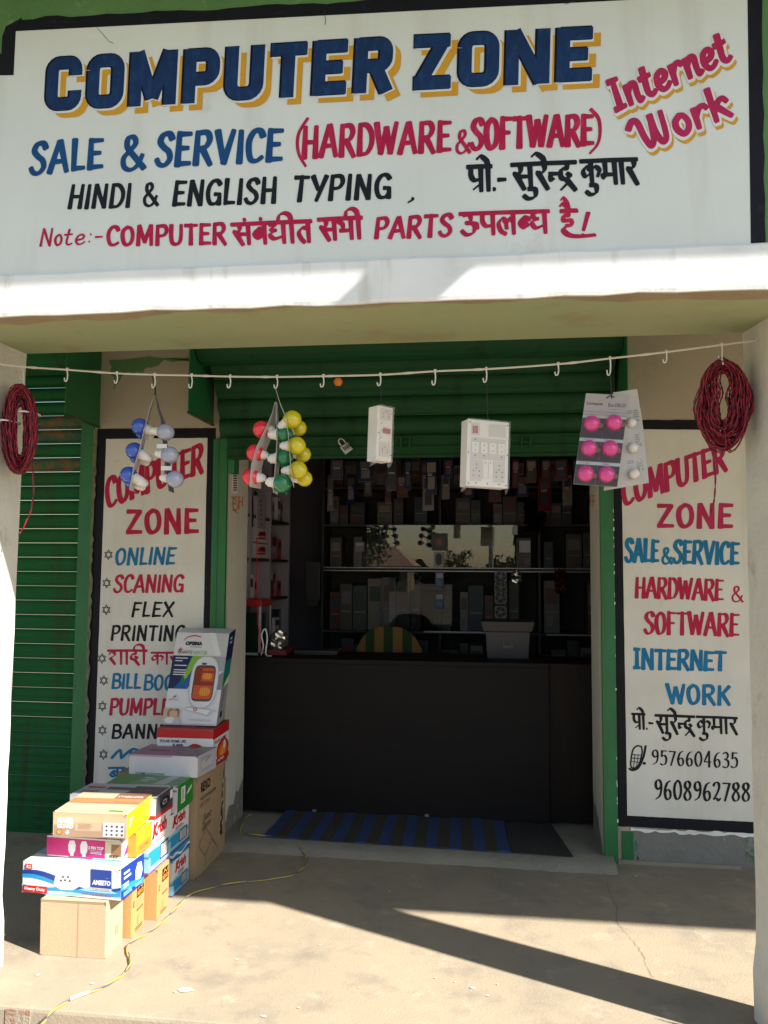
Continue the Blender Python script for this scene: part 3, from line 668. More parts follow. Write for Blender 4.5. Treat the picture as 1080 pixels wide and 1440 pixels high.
# --- left panel
S2 = thing('painted_sign', 'narrow painted services list beside the left shutter, partly hidden by cartons', 'sign', (-1.95,0,.19))
zb = .25
m = MB(); panel(m, [V(-2.352,0,.19), V(-1.589,0,.19), atY(303.5,602), atY(138,603)], -.003, black_edge, .0015); m.build('border', S2)
m = MB(); panel(m, [V(-2.276,0,zb), V(-1.634,0,zb), atY(292,616), atY(150,617.5)], -.005, cream_panel, .0008); m.build('panel', S2)
m = MB(); NB2 = -.006
PS = S2
def P2(t, q, w, mt, **k): mm = MB(); paint(mm, t, qY(NB2, *q), w, mt, **k); mm.build('lettering', PS)
def H2(s, q, w, mt): mm = MB(); paint_hi(mm, s.split(), qY(NB2, *q), w, mt); mm.build('lettering', PS)
P2('COMPUTER', ((151,714),(284,664),(149,674),(285,624)), .19, crimson, gap=.04, arc=.012)
P2('ZONE', ((178,750),(277,749),(179,717),(277,716)), .23, crimson, gap=.1)
P2('ONLINE', ((163,794),(245,793),(164,771),(247,770)), .2, cyan, slant=.08)
P2('SCANING', ((161,833),(257,832),(162,809),(258,809)), .2, crimson, slant=.08)
P2('FLEX', ((186,867),(243,867),(188,847),(244,847)), .2, ink, slant=.08, gap=.1)
P2('PRINTING', ((157,900),(259,901),(158,880),(260,880)), .2, ink, slant=.08, gap=.1)
P2('BILL', ((158,968),(197,968),(159,948),(198,948)), .22, cyan, slant=.05)
P2('BOOK', ((203,970),(258,970),(204,949),(259,949)), .2, cyan, slant=.05)
P2('PUMPLET', ((155,1005),(252,1005),(156,983),(253,983)), .22, crimson, slant=.05)
P2('BANNER', ((158,1038),(250,1038),(159,1019),(251,1019)), .22, ink, slant=.05, gap=.1)
P2('m', ((160,1069),(198,1069),(162,1053),(199,1053)), .3, cyan, slant=.1)
H2('sha aa da ii', ((152,934),(207,934),(152,915),(207,915)), .26, crimson)
H2('ka aa ra da', ((213,934),(262,934),(213,918),(262,918)), .26, crimson)
H2('ba aa', ((153,1097),(176,1097),(153,1080),(176,1080)), .26, cyan)
for (sx_, sy_) in [(152.5,780),(150,820),(149.5,857.5),(143.5,926),(146,957),(144,993),(144,1027),(145.5,1061)]:
    m = MB(); c = atY(sx_, sy_, NB2); R_ = 7.2/252
    for fl in (1, -1):
        tri = [(c.x+R_*.92*math.sin(a)*1, c.z+fl*R_*math.cos(a)) for a in (0, 2.0944, 4.18879)]
        for a, b in zip(tri, tri[1:]+tri[:1]):
            stroke(m, [a, b], .0042, lambda x, y, lay: V(x, NB2-.0004-(lay%300)*1.5e-6, y), ink)
    m.build('star', S2)
# --- right panel
PS = S3 = thing('painted_sign', 'narrow painted panel right of the doorway with two phone numbers at its foot', 'sign', (1.05,0,.19))
m = MB(); panel(m, [atY(866,1161.5), atY(1066,1172), atY(1057,590), atY(862,591)], -.003, black_edge, .0015, seed=6); m.build('border', S3)
m = MB(); panel(m, [atY(882,1146.5), atY(1060,1155.5), atY(1050.5,605.5), atY(873,603.5)], -.005, cream_panel, .0006); m.build('panel', S3)
m = MB()
P2('COMPUTER', ((877,711),(1021,661),(875,672),(1018,623)), .19, rose, gap=.03, arc=-.006)
P2('ZONE', ((925,741),(1028,742),(925,709),(1029,709)), .23, rose, gap=.1)
P2('SALE', ((880,790),(925,790),(880,757),(926,760)), .19, cyan)
P2('&', ((931,793),(945,793),(931,770),(945,771)), .18, cyan)
P2('SERVICE', ((947,792),(1038,793),(948,760),(1039,763)), .19, cyan)
P2('HARDWARE', ((894,840),(1016,844),(895,812),(1017,815)), .2, crimson, gap=.03, nib=math.radians(20))
P2('&', ((1029,846),(1045,847),(1029,824),(1045,825)), .13, crimson)
P2('SOFTWARE', ((907,891),(1038,894),(907,860),(1039,863)), .2, crimson, gap=.05, nib=math.radians(20))
P2('INTERNET', ((891,940),(1019,943),(891,912),(1020,917)), .22, cyan, font=IF, gap=.03)
P2('WORK', ((940,989),(1026,991),(938,962),(1027,965)), .22, cyan, gap=.08)
H2('pra aa +e . -', ((890,1025),(920,1026),(889,1004),(919,1005)), .22, ink)
H2('sa +u ra +e ndra', ((923,1030),(978,1032),(922,1006),(977,1008)), .22, ink)
H2('ka +u ma aa ra', ((981,1031),(1038,1032),(980,1008),(1037,1010)), .22, ink)
P2('9576604635', ((917,1075),(1037,1080),(917,1054),(1037,1058)), .15, ink, gap=.1, nib=math.radians(20))
P2('9608962788', ((921,1124),(1054,1127),(921,1096),(1054,1101)), .15, ink, gap=.1, nib=math.radians(20))
mpf = lambda x, y, lay: atY(x, y, NB2-.0004-(lay%300)*1.5e-6)
for pts in ([(902,1050),(896,1049),(890,1055),(887,1072),(888,1079),(893,1080),(899,1074),(903,1058),(902,1050)],):
    stroke(m, [p for p in cat_rom(pts)], 2.2, mpf, ink)
stroke(m, cat_rom([(908,1049),(905,1064),(898,1079),(890,1083),(885,1081)]), 3.2, mpf, ink)
stroke(m, [(905,1073.5),(907,1073.5)], 4, mpf, ink)
for a, b in (((889,1061),(902,1062)), ((888,1066),(901,1067)), ((887.5,1071),(899,1072)), ((893,1061),(891,1079)), ((897.5,1062),(895,1079))): stroke(m, [a, b], 1.1, mpf, ink)
m.build('phone_symbol', S3)
# orange marks and small sticker on the door jambs
def onX(X, x, y):
    d = ray(x, y); return CAM+d*((X-CAM.x)/d.x)
m = MB(); mj = lambda x, y, lay: onX(-1.497+lay*2e-6, x, y)
for pts in (cat_rom([(327,700),(332,703),(331,709),(327,706)]), cat_rom([(328,700),(328,714),(333,717),(335,708)]), [(336,700),(336,716)], [(325,699),(338,699)], [(335,706),(341,705)], cat_rom([(334,722),(331,719),(327,717)]), [(341,699),(341,713)]):
    stroke(m, pts, 1.5, mj, orangep)
tag(m.build('jamb_lettering', B), None)
m = MB(); st = [onX(-1.496, *p) for p in ((326,694),(334.5,694),(335,665),(327,665))]; m.slab(st, V(-.002,0,0), cream_panel)
for k in range(7): m.add([onX(-1.4955, x, y) for x, y in ((328, 690-k*3.3), (333.2, 690-k*3.3), (333.4, 688.3-k*3.3), (328.2, 688.3-k*3.3))], [(0,1,2,3)], ink)
m.add([onX(-1.4955, x, y) for x, y in ((327.5,661),(336,660),(336,656),(327.5,657))], [(0,1,2,3)], crimson); m.tube([onX(-1.495, 332+4*math.cos(a), 650+4*math.sin(a)) for a in [i*.6 for i in range(11)]], .0015, ink, 4)
tag(m.build('sticker'), 'small white barcode sticker on the left door jamb', 'sticker')
m = MB(); mj = lambda x, y, lay: onX(.597-lay*2e-6, x, y)
for pts in ([(830,697),(830,712)], [(834,697),(834,712)], [(829,697),(836,697)], cat_rom([(831,705),(834,703),(836,707)])): stroke(m, pts, 1.2, mj, orangep)
m.build('jamb_lettering', B)
# ------------------------------------------------------------------ cartons
def card(name, rgb, **k): return flat(name, tuple(v*.90 for v in rgb), k.pop('rough', .45), var=.03, **k)
W_ = card('print_white', (238,238,240)); BK = card('print_black', (28,26,30)); RD = card('print_red', (200,25,35)); MG = card('print_magenta', (205,20,120))
BL_ = card('print_blue', (25,60,150)); CY = card('print_cyan', (40,150,205)); LB = card('print_light_blue', (150,210,235)); OR = card('print_orange', (235,150,50)); YL = card('print_yellow', (225,215,30))
GN = card('print_green', (40,140,45)); GNL = card('print_pale_green', (120,165,110)); GY = card('print_grey', (150,150,155)); DG = card('print_dark_grey', (75,72,78)); LG = card('print_light_grey', (200,200,205))
BRN = card('print_brown', (150,105,75)); NV = card('print_navy', (25,35,85)); LIME = card('print_lime', (140,195,50)); TEAL = card('print_teal', (25,120,120)); PK = card('print_pink', (210,165,195)); SK = card('print_skin', (225,180,150)); HR = card('print_hair', (175,125,75))
GLOW1 = card('print_glow', (225,95,30)); GLOW2 = card('print_ember', (150,50,25)); GLOW3 = card('print_amber_glow', (245,160,60))
kraft = mat('kraft_board', (.42,.31,.20), .85, .05, 4, bump=.15, bscale=120, c2=(.45,.31,.18), streak=((.40,.28,.165), (220, 220, 2), .5, .75))
kraft_d = mat('kraft_board_dark', (.34,.23,.13), .85, .08, 4, bump=.2, bscale=80, c2=(.28,.19,.11))
kraft_o = mat('kraft_board_orange', (.46,.25,.09), .8, .06, 4, bump=.15, bscale=90)
cdark2 = flat('print_scuff', (120,105,90), .9); tape_ = mat('clear_tape', (.6,.55,.45), .15, .02, 20, alpha=.25)
cdark = flat('carton_inside', (45, 32, 22), .95)
class Quad(Face):
    def __init__(s, mb, a, b, c, d, eps=.0015): s.mb = mb; s.q = [Vector(x) for x in (a, b, c, d)]; s.n = (s.q[1]-s.q[0]).cross(s.q[3]-s.q[0]).normalized(); s.k = 0; s.eps = eps
    def P(s, u, v): a, b, c, d = s.q; return (a*(1-u)+b*u)*(1-v)+(d*(1-u)+c*u)*v+s.n*(s.eps+s.k*.00012)
def carton(name, label, base, h, mt, top=None, side=None, group='cartons stacked in front of the left sign', tape=None, bev=.002):
    P0, P1, P2, P3 = [Vector(p) for p in base]; up = V(0, 0, h)
    t = thing(name, label, 'box', P0, group)
    rj_ = random.Random(label); T0, T1, T2, T3 = [q+up+V(rj_.uniform(-.003, .003), rj_.uniform(-.003, .003), rj_.uniform(-.0035, .0)) for q in (P0, P1, P2, P3)]
    m = MB(); m.hexa([P0, P1, P2, P3], [T0, T1, T2, T3], mt); m.build('carton', t, bevel=bev)
    pm = MB()
    F = dict(front=Quad(pm, P0, P1, T1, T0, .0008), side=Quad(pm, P1, P2, T2, T1, .0008), top=Quad(pm, T0, T1, T2, T3, .0008))
    if top: F['top'].rect(.01, .02, .99, .98, top)
    if side: F['side'].rect(.01, .01, .99, .99, side)
    return t, pm, F
def wear(F, seed=1):
    r = random.Random(seed)
    for k_ in ('front', 'side', 'top'):
        f = F[k_]
        for _ in range(3):
            a, b = r.random()*.9, r.random()*.9; w = r.uniform(.01, .04); f.poly([(a, b), (a+w, b+w*.3), (a+w*.9, b+w*.5), (a+w*.2, b+w*.4)], GY)
        f.poly([(.0, .0), (.035, .0), (.012, .03), (.0, .06)], cdark2); f.poly([(1, 1), (.965, 1), (.985, .95), (1, .93)], cdark2)
    F['front'].rect(.0, .984, 1, .992, cdark2); F['side'].rect(.47, .0, .475, .08, cdark2); F['top'].rect(.0, .492, 1, .500, cdark2); F['top'].rect(.0, .468, 1, .526, tape_) if seed % 2 else None
def base_px(z, bl, br, brb):
    a, b, c = atZ(*bl, z), atZ(*br, z), atZ(*brb, z); return [a, b, c, a+c-b]
def base_xy(x0, x1, y0, y1, z, rot=0):
    cx, cy = (x0+x1)/2, (y0+y1)/2; o = []
    for x, y in ((x0,y0),(x1,y0),(x1,y1),(x0,y1)):
        dx, dy = x-cx, y-cy; o.append(V(cx+dx*math.cos(rot)-dy*math.sin(rot), cy+dx*math.sin(rot)+dy*math.cos(rot), z))
    return o
# plain carton in front
t, pm, F = carton('carton', 'plain tan cardboard carton at the front foot of the stack', base_xy(-1.788,-1.513,-1.40,-1.243,0), .220, kraft)
F['front'].rect(.575, .01, .582, .99, kraft_d); F['side'].rect(.55,.25,.75,.42,kraft_d); F['front'].rect(.01,.955,.99,.965,kraft_d)
F['top'].rect(.0,.47,1,.53,flat('packing_tape', (190,150,95), .25)); wear(F, 0); pm.build('print', t)
# two orange cartons
for i, (b, lb) in enumerate(((base_xy(-1.76,-1.492,-1.215,-1.078,0,.02), 'orange carton with a black label standing right behind the plain tan carton'), (base_xy(-1.73,-1.456,-1.035,-.893,0,.03), 'second orange carton with a black label, just left of the yellow cable bend'))):
    t, pm, F = carton('carton', lb, b, .219, kraft_o)
    f = F['side']; f.rect(.38,.66,.92,.92,BK); f.text('REXO',.43,.69,.88,.78,OR,.03); f.poly([(.45,.82),(.6,.90),(.75,.82),(.88,.90),(.88,.86),(.75,.80),(.6,.86),(.45,.80)],OR)
    f.lines(.38,.50,.9,.62,3,kraft_d,i+1); f.text('MINI HEATER',.40,.40,.88,.45,BK,.0); f.disc(.55,.22,.09,kraft_d,1.0); f.disc(.55,.22,.07,kraft_o,1.0); f.lines(.3,.04,.9,.12,2,BK,i)
    f.disc(.16,.6,.05,BK,1.2); f.disc(.16,.6,.035,kraft_o,1.2)
    wear(F, 1); pm.build('print', t)
# white-blue socket cartons
def krish(b, h, lb, ft=W_):
    t, pm, F = carton('carton', lb, b, h, W_)
    for f in (F['side'], F['front']):
        f.band(lambda u: .45+.05*math.sin(u*4), lambda u: .02, LB); f.band(lambda u: .38+.04*math.sin(u*4+1), lambda u: .30, CY)
        f.poly([(.12,.62),(.22,.62),(.27,.76),(.4,.90),(.3,.92),(.2,.80)],RD); f.text('Krish',.16,.64,.80,.92,RD,.045,.15); f.lines(.3,.50,.82,.60,2,RD,3)
        f.rect(.08,.12,.55,.40,CY); f.rect(.52,.10,.90,.42,BK)
        for k in range(5): f.rect(.55+.065*k,.13,.585+.065*k,.39,W_)
        f.rect(0,.0,1,.035,card('print_violet',(130,70,150)))
    F['top'].rect(0,0,1,1,LG); F['top'].lines(.2,.2,.8,.7,3,CY)
    wear(F, 2); pm.build('print', t)
krish(base_xy(-1.76,-1.484,-.775,-.57,0), .165, 'lowest white and blue carton standing on the pavement behind the orange cartons')
t, pm, F = carton('carton', 'thin blue wavy-patterned carton between the two white and blue cartons', base_xy(-1.75,-1.478,-.80,-.57,.166), .046, CY)
for f in (F['side'], F['front']): f.band(lambda u: .6+.2*math.sin(u*9), lambda u: .35+.2*math.sin(u*9), W_); f.band(lambda u: .3+.15*math.sin(u*7+2), lambda u: .15+.15*math.sin(u*7+2), BL_)
wear(F, 3); pm.build('print', t)
krish(base_xy(-1.76,-1.484,-.835,-.585,.213), .178, 'upper white and blue carton directly under the green topped carton')
krish(base_xy(-1.745,-1.468,-1.10,-.862,.2195), .222, 'sunlit white and blue carton resting on the two orange cartons')
# big brown torn carton
t, pm, F = carton('carton', 'large brown carton with a torn side against the door jamb, biggest of the stack', base_xy(-1.87,-1.452,-.56,-.10,0), .512, kraft_d)
f = F['side']; f.text('REXO',.12,.80,.42,.90,BK,.04); f.text('ROOM HEATER',.12,.72,.62,.76,BK,.0); f.text('DC 2 IN 1',.12,.66,.42,.70,BK,.0); f.text('Sunit',.22,.50,.48,.57,BK,.0,.2); f.text('Zacon',.18,.42,.46,.49,BK,.0,.2)
f.poly([(.80,.30),(.86,.27),(.9,.36),(.87,.47),(.89,.53),(.86,.58),(.88,.70),(.90,.86),(.885,.86),(.86,.72),(.83,.60),(.85,.52),(.81,.44),(.83,.38)],cdark)
f.poly([(.76,.19),(.90,.20),(.88,.26),(.86,.35),(.81,.34),(.80,.26)],cdark)
tearm = flat('torn_board', (205,180,140), .9)
for k, (a, b) in enumerate(((.78,.27),(.88,.31),(.82,.37),(.89,.48),(.84,.56),(.87,.66),(.77,.20),(.87,.75))):
    f.poly([(a-.02,b),(a+.005,b-.02),(a+.025,b+.01),(a+.01,b+.035)],tearm)
for a, b, c, d in ((.08,.30,.30,.14),(.30,.14,.52,.26),(.52,.26,.30,.42),(.30,.42,.08,.30),(.30,.14,.30,.02),(.52,.26,.70,.12)):
    stroke_w = .004; dx, dy = c-a, d-b; L0 = math.hypot(dx, dy); nx, ny = -dy/L0*stroke_w, dx/L0*stroke_w; f.poly([(a-nx,b-ny),(c-nx,d-ny),(c+nx,d+ny),(a+nx,b+ny)],BRN)
f.rect(.93,.78,.985,.95,LG); F['front'].rect(.48,.0,.52,1,flat('packing_tape', (190,150,95), .25)); f.rect(.0,.972,1,.980,cdark)
wear(F, 4); pm.build('print', t)
# heavy duty adapter carton
t, pm, F = carton('carton', 'wide white and blue wave carton jutting left on top of the plain tan carton', base_px(.2215,(31,1254),(170,1267),(202,1241)), .126, W_)
f = F['front']; f.band(lambda u: .62-.30*u+.12*math.sin(u*6+1), lambda u: .38-.22*u+.12*math.sin(u*6+1), CY); f.band(lambda u: .50+.25*math.cos(u*5-.6), lambda u: .36+.25*math.cos(u*5-.4), BL_)
f.band(lambda u: .20+.16*math.sin(u*7+2.5), lambda u: .06+.10*math.sin(u*7+2.3), LB); f.band(lambda u: .28*u+.1*math.sin(u*5)+.05, lambda u: .22*u+.08*math.sin(u*5)-.02 if u > .1 else 0, CY)
f.poly([(.32,.30),(.34,.60),(.38,.80),(.50,.80),(.56,.62),(.60,.36),(.52,.20),(.40,.18)],LG); f.poly([(.335,.31),(.35,.60),(.385,.77),(.50,.77),(.55,.61),(.585,.37),(.515,.23),(.40,.21)],W_)
for a, b in ((.42,.60),(.47,.61),(.44,.50),(.40,.48),(.49,.49)): f.disc(a, b, .012, DG, 3)
f.rect(.70,.36,.91,.93,BL_); f.text('AMEETO',.715,.44,.90,.60,W_,.05,.2); f.rect(.70,.27,.91,.35,LG); f.text('PURE COPPER',.72,.285,.89,.325,DG,.0)
f.rect(.01,.02,.26,.24,RD); f.text('Heavy Duty',.03,.06,.24,.19,W_,.03); f.text('PVC SQUARE BOX',.62,.08,.92,.17,RD,.0); f.rect(.03,.76,.10,.93,RD); f.text('R2',.045,.79,.09,.90,W_,.03); f.text('EXTENSION CORD SET',.12,.83,.5,.88,LG,0)
f = F['side']; f.rect(0,0,1,1,BL_); f.band(lambda u: .5-.3*u, lambda u: .3-.3*u, CY); f.lines(.12,.55,.5,.85,2,W_,3); f.lines(.10,.30,.45,.48,2,W_,4); f.poly([(.62,.30),(.62,.62),(.72,.82),(.88,.78),(.93,.5),(.85,.25)],W_); f.lines(.1,.06,.5,.2,3,LB,5); f.lines(.6,.06,.9,.18,2,LB,6)
f = F['top']; f.band(lambda u: .9-.4*u, lambda u: .5-.4*u, LB); f.rect(0,.93,1,1,CY); wear(F, 5); pm.build('print', t)
# magenta plug carton
t, pm, F = carton('carton', 'small magenta plug carton lying on the wide wave carton', base_px(.3482,(65.5,1203),(171,1211),(188,1199)), .084, W_)
f = F['front']; f.rect(.0,.06,.78,.92,MG); f.rect(.78,.06,1,.92,card('print_cream',(215,200,165))); f.rect(.86,.2,.99,.78,BRN); f.text('REP',.84,.12,.96,.26,BK,.03)
for c in (.34, .50): f.poly([(c-.045,.30),(c-.05,.60),(c-.03,.82),(c+.03,.84),(c+.05,.62),(c+.045,.34),(c+.02,.16),(c-.02,.16)],W_); f.rect(c-.02,.08,c+.025,.2,W_)
f.text('3 PIN TOP',.56,.46,.76,.62,W_,.04); f.rect(.58,.40,.74,.415,W_); f.lines(.59,.24,.74,.36,2,W_,2); f.rect(.30,.0,.62,.05,MG)
f = F['side']; f.rect(0,0,1,1,card('print_blush',(235,205,220))); f.poly([(.1,.1),(.9,.4),(.5,.75)],MG)
F['top'].rect(.0,.0,.8,.15,MG); wear(F, 6); pm.build('print', t)
t, pm, F = carton('carton', 'orange-yellow carton wedged behind the magenta plug carton', base_xy(-1.74,-1.455,-1.262,-1.105,.3482), .100, OR)
f = F['side']; f.rect(.05,.5,.95,.92,YL); f.text('ELECTRIC',.2,.2,.8,.35,BRN,.02); f.lines(.2,.55,.85,.8,3,BRN,2); wear(F, 7); pm.build('print', t)
# clear-lidded beige and lime carton
t, pm, F = carton('carton', 'beige printed carton with a lime side, topmost at the front of the stack', base_px(.450,(74,1176),(178,1180),(212,1148)), .098, card('print_beige',(205,175,140)))
f = F['front']; f.rect(.02,.04,.98,.50,card('print_taupe',(165,135,115))); f.text('POWER',.06,.55,.28,.80,W_,.07); f.text('GUARD',.06,.36,.28,.52,W_,.05); f.rect(.30,.28,.66,.62,card('print_tan',(190,165,140)))
f.lines(.34,.33,.62,.58,5,BRN,4); f.disc(.09,.20,.045,BRN,1.1*2.6); f.disc(.09,.20,.03,OR,2.9); f.poly([(.17,.18),(.21,.30),(.23,.2),(.2,.10)],W_)
f.rect(.68,.06,.97,.66,LG)
for i in range(4):
    for j in range(3): f.disc(.73+.07*i,.16+.17*j,.015,DG,3)
f = F['side']; f.rect(0,0,1,1,card('print_acid',(190,210,20))); f.rect(.08,.25,.36,.75,W_); f.text('TYPE AC',.42,.5,.85,.68,GN,.02); f.text('220V 50Hz',.42,.2,.8,.32,GN,.0); f.poly([(.45,.35),(.6,.45),(.9,.5),(.9,.42)],OR)
f = F['top']; f.rect(0,0,1,1,card('print_sand',(225,200,160))); f.rect(.0,.45,1,.72,card('print_copper',(200,135,90))); f.text('INVERTER',.62,.50,.95,.58,BRN,.0); f.rect(.55,.72,1,.98,BRN); f.text('STABILIZER',.58,.78,.94,.86,W_,0)
f.rect(.70,.10,.90,.16,GN)
wear(F, 8); pm.build('print', t)
# photo printed black and white carton with a red stripe
t, pm, F = carton('carton', 'grey-white carton with a dark photo side and a small red stripe behind the lime carton', base_xy(-1.86,-1.458,-1.06,-.865,.4425), .096, LG)
f = F['side']; f.rect(0,0,1,1,DG); f.rect(.0,.0,1,.15,RD); f.disc(.5,.55,.28,BK,.9); f.disc(.5,.55,.15,GY,.9); f.disc(.5,.55,.07,BK,.9); f.rect(.82,.5,.98,.9,W_)
f = F['front']; f.rect(.9,.02,1,.16,RD); f = F['top']; f.rect(.3,.5,.66,.72,DG); f.rect(.60,.08,.98,.86,card('print_umber',(95,70,75))); f.rect(.05,.6,.26,.7,RD); f.lines(.06,.2,.3,.4,3,GY,5); wear(F, 9); pm.build('print', t)
# green topped carton
t, pm, F = carton('carton', 'white fronted carton with a green printed top and bright green side', base_px(.3925,(146,1140),(249,1144),(271,1126)), .125, card('print_lilac_white',(222,215,228)))
f = F['front']; f.rect(.02,.70,.95,.74,LG); f.rect(.28,.78,.55,.86,card('print_mauve',(170,110,150))); f.rect(.72,.78,.99,.86,card('print_mauve',(170,110,150)))
f = F['side']; f.rect(0,0,1,1,GN); f.rect(.22,.25,.48,.86,W_); f.lines(.25,.3,.45,.8,6,GN,3); f.poly([(.55,.45),(.7,.62),(.92,.72),(.88,.58),(.7,.48)],W_)
f = F['top']; f.rect(0,.0,1,1,GNL); f.poly([(0,.1),(.3,.1),(.36,.95),(0,.95)],card('print_moss',(95,150,85))); f.poly([(.62,.1),(.8,.1),(.86,.95),(.74,.95)],LG); f.rect(.0,.0,.98,.05,W_); f.lines(.4,.3,.6,.7,3,W_,8); wear(F, 10); pm.build('print', t)
# pink topped white carton
t, pm, F = carton('carton', 'white carton with a dusty pink top below the red solar carton', base_px(.5135,(181,1089),(277.5,1094),(303.5,1079)), .105, card('print_off_white',(225,222,228)))
f = F['front']; f.text('HOME LIGHTING',.10,.04,.52,.14,DG,.02,.1); f.rect(.0,.90,.62,1,PK); f = F['side']; f.rect(0,0,1,1,card('print_silver_lilac',(195,190,200))); f.lines(.15,.15,.85,.85,9,GY,3); f.rect(.2,.3,.8,.7,LG); f.poly([(.4,.6),(.7,.8),(.72,.78),(.42,.56)],DG)
f = F['top']; f.rect(0,0,.62,1,card('print_dusty_pink',(180,130,160))); f.rect(.62,0,1,1,card('print_dusk',(150,140,150))); f.poly([(.5,.7),(.7,.75),(.9,.95),(.6,.95)],BRN); f.rect(.18,.35,.42,.5,card('print_plum',(140,90,125))); wear(F, 11); pm.build('print', t)
# red solar carton
zs = .5135
t, pm, F = carton('carton', 'red and white solar carton with a sunset print carrying the upright heater carton', base_xy(-1.735,-1.432,-.40,-.12,zs,.02), .195, W_)
f = F['front']; f.rect(0,.76,1,1,RD); f.text('SOLAR HOME UPS',.05,.63,.52,.71,BK,.03); f.text('SUPER',.28,.52,.48,.60,NV,.04); f.text('ACS',.08,.26,.34,.50,LB,.06)
f.band(lambda u: .62*math.sin(math.pi*min(max((u-.38)/.62,0),1))**.6, lambda u: 0, RD); f.band(lambda u: .54*math.sin(math.pi*min(max((u-.42)/.55,0),1))**.6, lambda u: 0, GLOW1); f.band(lambda u: .44*math.sin(math.pi*min(max((u-.48)/.44,0),1))**.6, lambda u: 0, GLOW3); f.rect(.0,-.0,1,.0,W_); f.poly([(.60,.16),(.60,.40),(.80,.42),(.80,.18)],GLOW2); f.poly([(.63,.19),(.63,.37),(.77,.39),(.77,.20)],GLOW1)
f = F['side']; f.rect(0,.72,1,1,RD); f.text('SOLAR HOME',.08,.58,.8,.66,BK,.02); f.disc(.6,.30,.38,RD,.8,24); f.disc(.6,.28,.30,GLOW1,.8,24); f.disc(.6,.26,.18,GLOW3,.8,24); f.rect(.0,.0,1,.15,RD); f.text('SUPER',.3,.04,.7,.11,W_,.03); f.disc(.7,.42,.08,W_,1.5)
f = F['top']; f.rect(0,0,1,1,card('print_brick',(165,45,45))); f.rect(0,.0,1,.06,RD); f.disc(.2,.5,.08,BRN,1); f.disc(.36,.45,.05,W_,1); f.text('12V',.72,.25,.86,.45,W_,.02); f.poly([(.3,.3),(.6,.2),(.62,.24),(.32,.34)],OR); wear(F, 12); pm.build('print', t)
# quartz heater carton leaning back against the pier
zt = zs+.196
A0, A1 = atZ(229,1009,zt), atZ(304,1014,zt)
A0 = V(A0.x, -.335, zt+.002); A1 = V(A1.x, -.335, zt+.002)
A0 = atY(228,1007,-.335); A1 = atY(304,1011,-.335); dzz = zt+.003-A1.z; A0.z = A1.z = zt+.003
A2 = atY(322.5,891,-.155); A3 = atY(249,889,-.155)
D1 = atY(331,902,-.06)-A2; D1 = V(.006, D1.y, .02)
t = thing('carton', 'upright white heater carton showing a glowing quartz heater, leaning on top of the stack', 'box', A0, 'cartons stacked in front of the left sign')
m = MB(); hw = card('print_box_white',(232,230,236)); m.add([A0,A1,A1+D1*1.0,A0+D1,A3,A2,A2+D1,A3+D1], [(3,2,1,0),(4,5,6,7),(0,1,5,4),(1,2,6,5),(2,3,7,6),(3,0,4,7)], hw); m.build('carton', t, bevel=.003)
pm = MB()
f = Quad(pm, A0, A1, A2, A3)
f.poly([(.72,1),(1,1),(1,.72),(.86,.76)],LG); f.poly([(.62,1),(.74,1),(.90,.76),(.80,.74)],W_)
f.rect(.0,.38,.36,.74,NV); f.poly([(.10,.38),(.36,.38),(.60,.62),(.50,.66)],card('print_royal',(35,95,170))); f.poly([(.20,.44),(.28,.44),(.52,.74),(.36,.74)],TEAL); f.poly([(.26,.52),(.30,.48),(.56,.74),(.38,.74)],LIME)
f.rect(.56,.58,1,.74,card('print_pearl',(175,172,180))); f.poly([(.80,.38),(1,.38),(1,.58),(.84,.50)],card('print_stone',(140,138,145)))
f.text('OPSIMA',.20,.855,.52,.90,BK,.06,.1); f.lines(.30,.83,.52,.845,1,GY,2)
arcp = [(.16+.20*(1-math.cos(a)), .90+.07*math.sin(a)) for a in [i*math.pi/10 for i in range(11)]]; arcq = [(x, y-.012) for x, y in arcp][::-1]
for i in range(7): f.poly([arcp[i], arcp[i+1], arcq[9-i], arcq[10-i]], RD)
for k in range(5): a = k*1.2566; f.poly([(.12,.80),(.12+.035*math.cos(a),.80+.028*math.sin(a)),(.12+.04*math.cos(a+.5),.80+.03*math.sin(a+.5)),(.12+.015*math.cos(a+.9),.80+.012*math.sin(a+.9))],RD)
f.text('QUARTZ',.08,.755,.36,.795,card('print_olive',(120,115,60)),.02); f.text('HEATER',.38,.755,.64,.795,LIME,.0,.2)
for y in (.70,.67,.62,.57,.545,.52): f.lines(.06,y,.30,y+.022,1,W_,int(y*100))
sup = lambda cx, cy, rx, ry, p=2.6, n=30: [(cx+rx*math.copysign(abs(math.cos(a))**(2/p), math.cos(a)), cy+ry*math.copysign(abs(math.sin(a))**(2/p), math.sin(a))) for a in [6.2832*i/n for i in range(n)]]
f.poly(sup(.66,.455,.265,.285),LG); f.poly(sup(.66,.46,.25,.27),hw); f.poly(sup(.62,.655,.05,.012),DG)
f.poly(sup(.66,.445,.20,.195,6),DG); f.poly(sup(.66,.50,.175,.11,7),GLOW1); f.poly(sup(.66,.36,.175,.085,7),GLOW1)
f.rect(.49,.42,.83,.465,GLOW2); f.poly(sup(.70,.355,.10,.045),GLOW3); f.rect(.50,.56,.83,.575,GLOW2); f.rect(.49,.445,.60,.62,GLOW2) 
f.poly(sup(.71,.52,.09,.035),GLOW3)
for k in range(9): f.rect(.485+.04*k,.27,.489+.04*k,.62,GLOW2)
f.poly([(.36,.165),(.44,.19),(.98,.16),(.98,.15),(.90,.14),(.84,.10),(.80,.095),(.70,.12),(.40,.15)],LG); f.poly([(.38,.165),(.46,.18),(.86,.16),(.80,.11),(.70,.13),(.42,.155)],W_); f.disc(.58,.165,.04,RD,.5); f.disc(.58,.165,.025,LG,.5)
